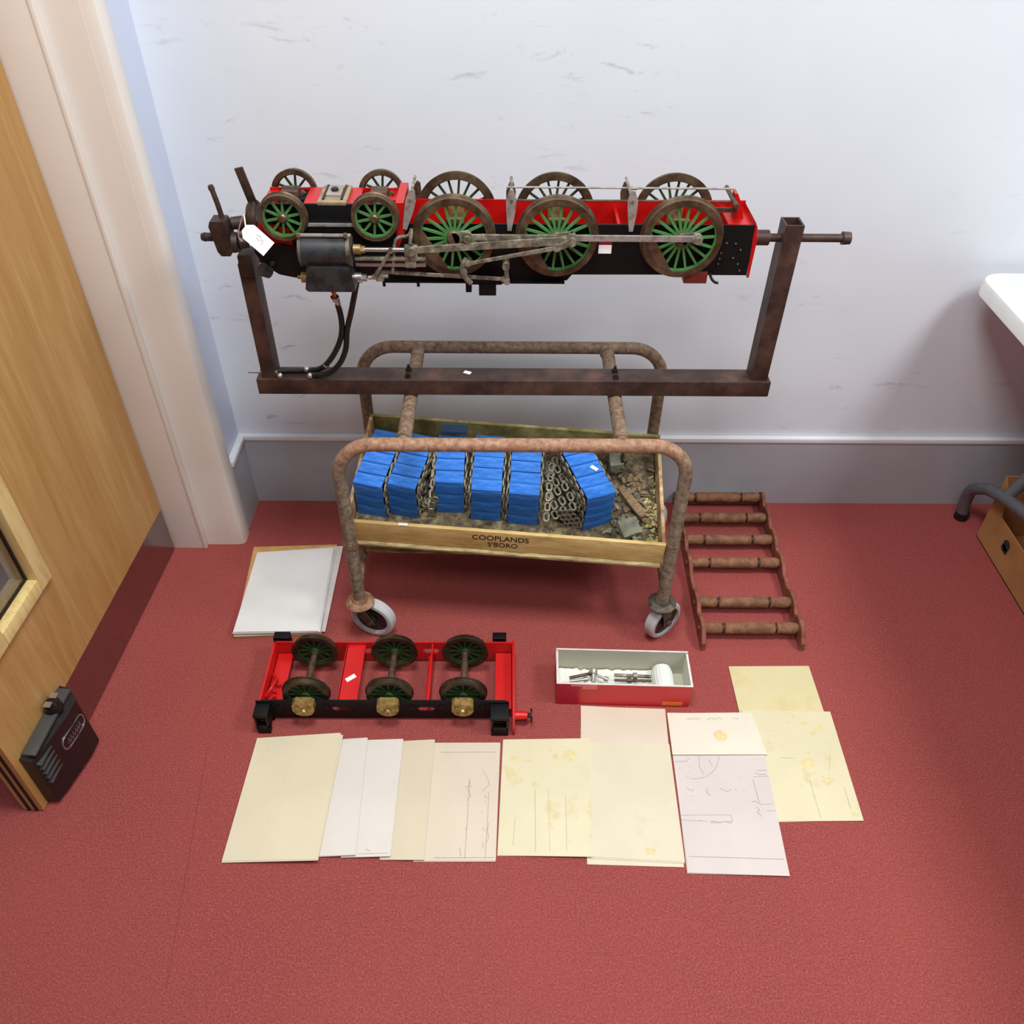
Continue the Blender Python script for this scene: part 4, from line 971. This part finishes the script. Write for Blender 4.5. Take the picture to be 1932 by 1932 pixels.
tender()

# ------------------------------------------------------------------ papers spread on the carpet
def paper(quad, mat, label, lift=(0, 0, 0, 0), layers=2, th=.0012, marks=None, group='folded engineering drawings on the carpet', curl=.0):
    """quad TL, TR, BR, BL in floor metres; a folded sheet made of layers"""
    q = [V((p[0], p[1], l)) for p, l in zip(quad, lift)]
    c = sum((V((p.x, p.y, 0)) for p in q), V()) / 4
    r = empty('folded_drawing', c, label, 'paper', group)
    for k in range(layers):
        b = new(); nx, ny = 8, 8; j = [V((random.uniform(-.0025, .0025), random.uniform(-.003, .003), 0)) * (0 if k == layers - 1 else 1) for _ in range(4)]
        qq = [q[i] + j[i] for i in range(4)]
        tops, bots = [], []
        for a in range(ny + 1):
            v = a / ny; rt, rb = [], []
            for e in range(nx + 1):
                u = e / nx
                p = (qq[0] * (1 - u) + qq[1] * u) * (1 - v) + (qq[3] * (1 - u) + qq[2] * u) * v
                z = k * th + .0004
                z += curl * (abs(u - .5) * 2) ** 3 * k / max(1, layers - 1)
                rt.append(b.verts.new(p + V((0, 0, z + th * .8)))); rb.append(b.verts.new(p + V((0, 0, z))))
            tops.append(rt); bots.append(rb)
        for a in range(ny):
            for e in range(nx):
                b.faces.new((tops[a][e], tops[a][e + 1], tops[a + 1][e + 1], tops[a + 1][e])); b.faces.new((bots[a][e], bots[a + 1][e], bots[a + 1][e + 1], bots[a][e + 1]))
        for e in range(nx):
            b.faces.new((tops[0][e], bots[0][e], bots[0][e + 1], tops[0][e + 1])); b.faces.new((tops[ny][e + 1], bots[ny][e + 1], bots[ny][e], tops[ny][e]))
        for a in range(ny):
            b.faces.new((tops[a + 1][0], bots[a + 1][0], bots[a][0], tops[a][0])); b.faces.new((tops[a][nx], bots[a][nx], bots[a + 1][nx], tops[a + 1][nx]))
        part('paper_leaf', b, mat, r)
    def at(u, v, dz=.0005):
        p = (q[0] * (1 - u) + q[1] * u) * (1 - v) + (q[3] * (1 - u) + q[2] * u) * v
        return p + V((0, 0, (layers - 1) * th + .0004 + th * .8 + dz + curl * (abs(u - .5) * 2) ** 3))
    if marks:
        for nm, m, strokes, wd in marks:
            b = new()
            for st in strokes:
                if st[0] == 'blob':
                    _, u, v, ru, rv = st
                    jag = [1 if ru > .074 and rv > .12 else random.uniform(.45, 1.15) for _ in range(24)]
                    b.faces.new([b.verts.new(at(u + ru * cos(2 * pi * k / 24) * jag[k], v + rv * sin(2 * pi * k / 24) * jag[k], .0003)) for k in range(24)])
                    continue
                pts = [at(*p) for p in st]
                for p, s in zip(pts, pts[1:]):
                    d = (s - p)
                    if d.length < 1e-6: continue
                    nn = V((-d.y, d.x, 0)).normalized() * wd * random.uniform(.3, .55)
                    b.faces.new([b.verts.new(x) for x in (p - nn, p + nn, s + nn, s - nn)])
            o = part(nm, b, m, r)
            if len(strokes) > 1: o['kind'] = 'stuff'
    return r
def arcuv(cu, cv, ru, rv, a0, a1, n=14): return [(cu + ru * cos(rad(a0 + (a1 - a0) * k / n)), cv + rv * sin(rad(a0 + (a1 - a0) * k / n))) for k in range(n + 1)]
def scribble(u, v, w_, h, n): return [(u + w_ * k / n, v + random.uniform(-h, h)) for k in range(n + 1)]
def dots(pts, s=.012):
    return [[(u - s, v), (u + s * random.uniform(.2, 1), v + random.uniform(-s, s) * .6)] for u, v in pts]
def papers():
    sl = .040
    # shingled row at the left; each leans on its right-hand neighbour
    paper([(-.182, 1.137), (-.009, 1.137), (-.016, .849), (-.190, .849)], 'p_pinkish', 'buff folded drawing with pencilled lines along its right side, right-hand end of the overlapping row', (0, .002, .002, 0), 2, marks=[
        ('pencil_lines', 'pencil_dark', [[(.62, .33), (.62, .99)], [(.88, .45), (.87, .99)], [(.55, .40), (.66, .40)], [(.62, .33), (.60, .42), (.64, .48), (.60, .52)], [(.78, .25), (.86, .34), (.88, .38), (.82, .42), (.80, .45)], [(.82, .48), (.86, .50)], [(.90, .70), (.88, .76), (.90, .82), (.87, .88)], [(.82, .74), (.84, .77)], [(.62, .74), (.60, .76)], [(.83, .86), (.84, .91)], [(.20, .09), (.95, .09)], [(.55, .9), (.57, .97)], [(.24, .98), (.98, .98)]] + dots([(.8, .62), (.61, .56), (.84, .53)]), .0011)])
    paper([(-.250, 1.140), (-.164, 1.141), (-.168, .848), (-.262, .851)], 'p_buff', 'narrow strip of cream folded drawing showing between white and buff sheets', (0, .0055, .0055, 0), 2)
    paper([(-.345, 1.143), (-.240, 1.143), (-.241, .855), (-.346, .855)], 'p_white', 'off-white folded drawing right of the other white one in the row', (.001, .0075, .0075, .001), 2, marks=[('pencil_lines', 'pencil', [[(.5, .94), (.56, .955), (.6, .95)], [(.35, .975), (.95, .975)]], .0012)])
    paper([(-.400, 1.144), (-.325, 1.145), (-.314, .857), (-.412, .858)], 'p_white', 'off-white folded drawing partly under the left-hand cream stack', (.002, .0095, .0095, .002), 2)
    paper([(-.586, 1.146), (-.383, 1.152), (-.391, .846), (-.590, .848)], 'p_cream', 'large cream under-sheet peeping out right of the leftmost drawing', (0, .0105, .0105, 0), 1)
    paper([(-.588, 1.148), (-.390, 1.156), (-.393, .846), (-.596, .847)], 'p_cream', 'plain cream folded drawing at the left end of the row', (.0016, .0125, .0125, .0016), 2, marks=[('pencil_spots', 'pencil', dots([(.46, .35), (.45, .38), (.38, .71), (.18, .12)], .008), .0015)])
    # right-hand group
    paper([(.581, 1.367), (.790, 1.369), (.790, 1.190), (.580, 1.190)], 'p_yellow', 'yellowed folded drawing at the top of the right-hand group below the roller rack', (0, 0, 0, 0), 2)
    paper([(.587, 1.230), (.804, 1.226), (.798, .941), (.585, .939)], 'p_stain2', 'mildew-spotted cream drawing at the far right end of the papers', (.003, .003, 0, 0), 2, marks=[
        ('pencil_lines', 'pencil', [[(.55, .65), (.56, .98)], [(.9, .72), (.9, .9)], [(.30, .45), (.45, .46)], [(.2, .3), (.24, .33)], [(.85, .42), (.80, .56)]] + dots([(.62, .3), (.5, .12), (.3, .2), (.85, .3), (.9, .62), (.45, .7), (.7, .62)]), .0011),
        ('stain', 'stain_mark', [('blob', .66, .12, .05, .022), ('blob', .80, .16, .06, .03), ('blob', .74, .22, .04, .018), ('blob', .58, .50, .09, .05), ('blob', .82, .45, .04, .03), ('blob', .74, .66, .08, .035), ('blob', .62, .40, .03, .02), ('blob', .93, .95, .05, .02)], .001)])
    paper([(.398, 1.105), (.614, 1.102), (.600, .815), (.390, .824)], 'p_lilac', 'lilac grey drawing with a half circle and pencilled dimensions at the front right', (.0, .006, .0036, 0), 2, marks=[
        ('pencil_lines', 'pencil_dark', [arcuv(.20, -.02, .30, .24, 0, 100), [(.02, .06), (.14, .06), (.17, .03)], [(.29, .0), (.27, .10), (.31, .18)], [(.38, .04), (.41, .10)], [(.10, .30), (.16, .33), (.18, .30)], [(.32, .30), (.31, .34), (.34, .37)], [(.45, .30), (.52, .33), (.58, .31)], [(.88, .14), (.99, .14)], [(.83, .20), (.99, .19)], [(.86, .16), (.90, .18), (.97, .17)], [(.82, .22), (.84, .42)], [(.76, .42), (.80, .41), (.86, .44), (.99, .43)], [(.80, .46), (.83, .48), (.80, .51), (.84, .53)], [(.90, .49), (.99, .49)], [(.0, .54), (.52, .53)], [(.0, .58), (.15, .585)], [(.52, .53), (.53, .58), (.30, .60)], [(.03, .875), (.98, .875)]] + [scribble(.16, .585, .1, .005, 6), scribble(.30, .592, .22, .008, 12)] + dots([(.06, .12), (.17, .10), (.16, .16), (.13, .2), (.63, .16), (.7, .20), (.62, .31), (.7, .32), (.08, .37), (.15, .37), (.15, .41), (.65, .46), (.84, .55)], .009), .0012)])
    paper([(.401, 1.222), (.605, 1.219), (.619, 1.102), (.397, 1.104)], 'p_clean', 'cream drawing with a round yellow stain lying above the lilac drawing', (.001, .009, .009, .004), 2, th=.0011, marks=[
        ('handwriting', 'pencil', [scribble(.22, .15, .16, .02, 14), scribble(.46, .15, .18, .025, 16), scribble(.76, .14, .07, .02, 6)], .0013), ('stain', 'stain_mark', [('blob', .56, .56, .075, .13)], .001)])
    paper([(.190, 1.242), (.398, 1.235), (.390, 1.090), (.182, 1.095)], 'p_pinkish', 'pinkish white drawing just below the red box', (0, 0, 0, 0), 2)
    paper([(.189, 1.136), (.393, 1.131), (.383, .836), (.178, .842)], 'p_cream2', 'cream under-sheet projecting at the foot of the plain drawing below the red box', (.003, .003, 0, 0), 1)
    paper([(.189, 1.137), (.393, 1.131), (.386, .846), (.180, .858)], 'p_cream2', 'plain cream drawing with a grey smudge at its foot, left of the lilac drawing', (.0045, .0045, .0016, .0016), 2, marks=[('stain', 'stain_mark', [('blob', .66, .93, .07, .035)], .001)])
    paper([(-.001, 1.146), (.203, 1.145), (.190, .855), (-.012, .861)], 'p_stain', 'cream drawing with yellow oil spots near its top, in the middle of the papers', (.001, .0085, .006, 0), 2, marks=[
        ('pencil_lines', 'pencil', [[(.38, .45), (.40, .97)], [(.53, .45), (.55, .97)], [(.72, .5), (.73, .95)], [(.17, .7), (.16, .92)]] + dots([(.3, .5), (.62, .4), (.78, .62), (.85, .7), (.2, .78), (.66, .93), (.9, .8), (.3, .93), (.77, .9)], .008), .0009),
        ('stain', 'stain_mark', [('blob', .14, .18, .06, .03), ('blob', .30, .20, .05, .022), ('blob', .08, .31, .04, .035), ('blob', .78, .15, .08, .06), ('blob', .60, .17, .04, .03), ('blob', .38, .41, .04, .03)], .001)])
papers()

# ------------------------------------------------------------------ stack of papers beside the trolley
def stack():
    r = empty('document_pile', (-.605, 1.61, 0), 'pile of white papers in a tan folder left of the trolley wheel', 'papers')
    def sheet(nm, q, z0, z1, mat, lab=None, dz=(0, 0, 0, 0)):
        b = new(); A = [b.verts.new((p[0], p[1], z1 + d)) for p, d in zip(q, dz)]; B = [b.verts.new((p[0], p[1], z0 + d * .5)) for p, d in zip(q, dz)]
        b.faces.new(A[::-1]); b.faces.new(B)
        for i in range(4): j = (i + 1) % 4; b.faces.new((A[i], A[j], B[j], B[i]))
        return part(nm, b, mat, r, lab)
    sheet('card_folder', [(-.742, 1.800), (-.498, 1.812), (-.489, 1.464), (-.717, 1.456)], 0, .006, 'manila', 'tan card folder')
    sheet('plastic_wallet', [(-.708, 1.774), (-.478, 1.802), (-.478, 1.474), (-.712, 1.466)], .0065, .010, 'wallet', 'pale plastic wallet')
    z = .0105
    for k in range(6):
        j = [(random.uniform(-.004, .004), random.uniform(-.004, .004)) for _ in range(4)]
        q = [(-.716, 1.756), (-.497, 1.775), (-.489, 1.462), (-.714, 1.455)]
        sheet('paper_block', [(p[0] + d[0], p[1] + d[1]) for p, d in zip(q, j)], z, z + .0028, 'p_stack' if k % 3 else 'p_cream'); z += .003
    sheet('top_sheet', [(-.713, 1.752), (-.500, 1.772), (-.492, 1.459), (-.714, 1.454)], z, z + .0008, 'p_stack')
stack()

# ------------------------------------------------------------------ red box and contents
def redbox():
    yaw = rad(-1.6); O = V((.128, 1.251, 0)); ex = V((cos(yaw), sin(yaw), 0)); ey = V((-sin(yaw), cos(yaw), 0)); ez = V((0, 0, 1))
    Lx, Ly, H, t = .328, .104, .082, .0022
    r = empty('open_red_box', O + ex * .16 + ey * .05, 'open red shoebox-like carton with grey lining holding metal bits below the trolley', 'box')
    B = basis(ex, ey, ez)
    def P(x, y, z): return O + ex * x + ey * y + ez * z
    def sl(nm, a, c, mat, lab=None, bev=0, par=None):
        b = new(); a, c = V(a), V(c); m = (a + c) / 2; box(b, P(*m), [abs(v) for v in (c - a)], B, bev); return part(nm, b, mat, par or r, lab)
    sl('box_base', (0, 0, .0003), (Lx, Ly, .0025), 'box_in')
    fr = sl('front_panel', (0, 0, .0), (Lx, t, H), 'box_red')
    sl('rear_panel', (0, Ly - t, .0), (Lx, Ly, H + .004), 'box_red'); sl('end_panel', (0, t, 0), (t, Ly - t, H), 'box_pink'); sl('end_panel', (Lx - t, t, 0), (Lx, Ly - t, H), 'box_red')
    sl('lining', (t, Ly - t - .001, .002), (Lx - t, Ly - t - .0002, H + .003), 'box_in', 'grey lining'); sl('lining', (t + .0002, t, .002), (t + .001, Ly - t - .001, H - .001), 'box_in'); sl('lining', (Lx - t - .001, t, .002), (Lx - t - .0002, Ly - t - .001, H - .001), 'white_plastic')
    sl('lining', (t, t + .0002, .002), (Lx - t, t + .001, H - .001), 'box_in')
    sl('rim_edge', (-.001, -.001, H), (Lx + .001, t + .001, H + .0018), 'box_rim'); sl('rim_edge', (-.001, Ly - t - .001, H + .004), (Lx + .001, Ly + .001, H + .0056), 'box_rim'); sl('rim_edge', (-.001, t + .001, H), (t + .002, Ly - t - .001, H + .0018), 'box_rim'); sl('rim_edge', (Lx - t - .002, t + .001, H), (Lx + .001, Ly - t - .001, H + .0018), 'box_rim')
    sl('crimson_print', (.0, -.0006, .002), (.055, -.0001, H - .003), 'box_pink', 'crimson end of the front panel', 0, fr)
    sl('tape', (.062, -.0012, H - .018), (.098, -.0007, H - .001), 'tape', 'pale pink tape', 0, fr); sl('tape', (.034, -.0012, H - .008), (.0615, -.0007, H - .002), 'tape', None, 0, fr)
    sl('orange_print', (.262, -.0010, .006), (.312, -.0003, .020), 'orange', 'orange printed panel', 0, fr)
    # contents
    b = new(); nx, ny = 26, 8; g = []
    import mathutils
    for i in range(nx + 1):
        g.append([b.verts.new(P(.004 + .26 * i / nx, .005 + .092 * j / ny, .016 + .009 * mathutils.noise.noise(V((i * .9, j * .9, 0))))) for j in range(ny + 1)])
    for i in range(nx):
        for j in range(ny): b.faces.new((g[i][j], g[i + 1][j], g[i + 1][j + 1], g[i][j + 1]))
    edge = [g[i][0] for i in range(nx + 1)] + [g[nx][j] for j in range(1, ny + 1)] + [g[i][ny] for i in range(nx - 1, -1, -1)] + [g[0][j] for j in range(ny - 1, 0, -1)]
    low = [b.verts.new((v.co.x, v.co.y, .003)) for v in edge]
    for i in range(len(edge)): j = (i + 1) % len(edge); b.faces.new((edge[i], edge[j], low[j], low[i]))
    o = link('tissue_paper', mesh_of('tissue_paper', b, 'tissue', None, 60)); tag(o, 'crumpled white tissue lining the bottom of the open red box', 'tissue')
    o = empty('white_cylinder', P(.272, .05, .003), 'white ribbed plastic tub lying at the right inside the red box', 'tub')
    R0 = .0255; cz = .0035 + R0
    b = new(); lathe(b, P(.268, .022, cz), ey, [(0, R0 * .80), (.003, R0 * .96), (.010, R0), (.062, R0), (.070, R0 * .93), (.074, R0 * .72)], 28); part('tub_body', b, 'white_plastic', o)
    for k in range(9):
        a = rad(20 + 17.5 * k); b = new(); p = P(.268 + R0 * cos(a), .034, cz + R0 * sin(a)); cyl(b, p, p + ey * .046, .0009, None, 6); part('grip_rib', b, 'white_plastic', o)
    def rod(nm, p, q, rr, lab, cat, extra=0, mat='rod_grey'):
        o = empty(nm, V(p), lab, cat); b = new(); cyl(b, p, q, rr, None, 12); part('shank', b, mat, o)
        d = (V(q) - V(p)).normalized(); b = new(); cyl(b, V(q) - d * extra, V(q) - d * (extra - .010), rr * 1.9, None, 12); part('collar', b, mat, o)
    rod('steel_rod', P(.146, .062, .040), P(.238, .060, .040), .0045, 'straight steel rod lying beside the white tub in the red box', 'rod', .045, 'rods')
    rod('steel_pin', P(.146, .048, .038), P(.238, .049, .038), .0035, 'thin dark steel rod in front of the thicker rod in the red box', 'rod', .06, 'axle_brown')
    rod('tap_handle', P(.034, .050, .040), P(.096, .066, .042), .004, 'dark steel bar at the left inside the red box', 'tool', .012, 'axle_brown')
    rod('steel_lever', P(.034, .040, .040), P(.078, .046, .042), .0035, 'short bright steel bar nearest the front left of the red box', 'tool', .01, 'rod_bright')
    rod('valve_stem', P(.092, .040, .040), P(.094, .066, .052), .005, 'stubby steel fitting standing at the crossing of bars in the red box', 'fitting', .008)
    rod('bent_bar', P(.100, .060, .042), P(.128, .048, .040), .0035, 'short grey bar right of the stubby fitting in the red box', 'tool', .008)
redbox()

# ------------------------------------------------------------------ folding table and cardboard box at the right
def table():
    r = empty('folding_table', (1.6, 1.4, 0), 'white plastic folding table with grey tube legs at the right edge', 'table')
    x0, x1, y0, y1, z = 1.192, 2.0, .2, 1.996, .795
    def outline(d): return [((x0 + x1) / 2 + p[0], (y0 + y1) / 2 + p[1]) for p in rounded(x1 - x0 - 2 * d, y1 - y0 - 2 * d, .055 - d, 6)]
    b = new(); lv = [(z - .042, .004), (z - .040, 0), (z - .010, 0), (z - .003, .003), (z, .008)]
    rings = [[b.verts.new((p[0], p[1], h)) for p in outline(d)] for h, d in lv]; n = len(rings[0])
    for A, B in zip(rings, rings[1:]):
        for i in range(n): j = (i + 1) % n; b.faces.new((A[i], A[j], B[j], B[i]))
    b.faces.new(rings[0][::-1]); b.faces.new(rings[-1]); part('table_top', b, 'table', r)
    # wishbone leg with its splayed foot
    b = new(); tube(b, spline([(1.418, 1.95, .016), (1.410, 1.95, .070), (1.402, 1.935, .125), (1.404, 1.90, .160), (1.407, 1.868, .182), (1.410, 1.79, .212), (1.412, 1.706, .237), (1.414, 1.60, .268)], 7), .0180, 16); lg = part('leg_foot', b, 'table_leg', r)
    b = new(); cyl(b, (1.419, 1.95, 0), (1.4185, 1.95, .026), .0205, .0205, 16); part('foot_cap', b, 'black_seal', lg, 'black rubber foot cap')
    b = new(); tube(b, spline([(1.412, 1.80, .212), (1.436, 1.80, .268), (1.50, 1.80, .45), (1.57, 1.80, .752)], 6), .0165, 14); part('leg', b, 'table_leg', r)
    b = new(); tube(b, spline([(1.86, .5, 0), (1.86, .5, .4), (1.85, .5, .752)], 4), .015, 14); part('leg', b, 'table_leg', r)
    b = new(); tube(b, spline([(1.33, .5, 0), (1.33, .5, .4), (1.34, .5, .752)], 4), .015, 14); part('leg', b, 'table_leg', r)
    b = new(); tube(b, spline([(1.90, 1.86, 0), (1.90, 1.86, .4), (1.90, 1.86, .752)], 4), .015, 14); part('leg', b, 'table_leg', r)
table()
def carton():
    x0, y1 = 1.434, 1.868; x1, y0, h = 1.80, 1.50, .235; t = .004
    r = empty('cardboard_box', (1.62, 1.68, 0), 'open brown cardboard box under the white folding table', 'box')
    b = new(); bb(b, (x0, y0, .0005), (x1, y1, .004)); part('box_base', b, 'cardboard', r)
    b = new(); prism(b, [(y0, 0), (y1, 0), (y1, h), (y1 - .035, h - .035), (y1 - .06, .128), (y0, .128)], x0, x0 + t, 'YZ'); s = part('side_panel', b, 'cardboard', r)
    b = new(); bb(b, (x0 + t, y1 - t, 0), (x1, y1, h)); part('rear_panel', b, 'cardboard', r)
    b = new(); bb(b, (x1 - t, y0, 0), (x1, y1 - t, .128)); part('side_panel', b, 'cardboard', r)
    b = new(); bb(b, (x0 + t, y0, 0), (x1 - t, y0 + t, .128)); part('front_panel', b, 'cardboard', r)
    b = new()
    for c, s_ in (((1.735, .086), (.010, .017)), ((1.729, .070), (.006, .010)), ((1.742, .072), (.006, .011))):
        cyl(b, (x0 - .0004, c[0], c[1]), (x0 + .001, c[0], c[1]), s_[1], None, 14)
    part('printed_mark', b, 'ink', s, 'small black printed hand mark')
carton()
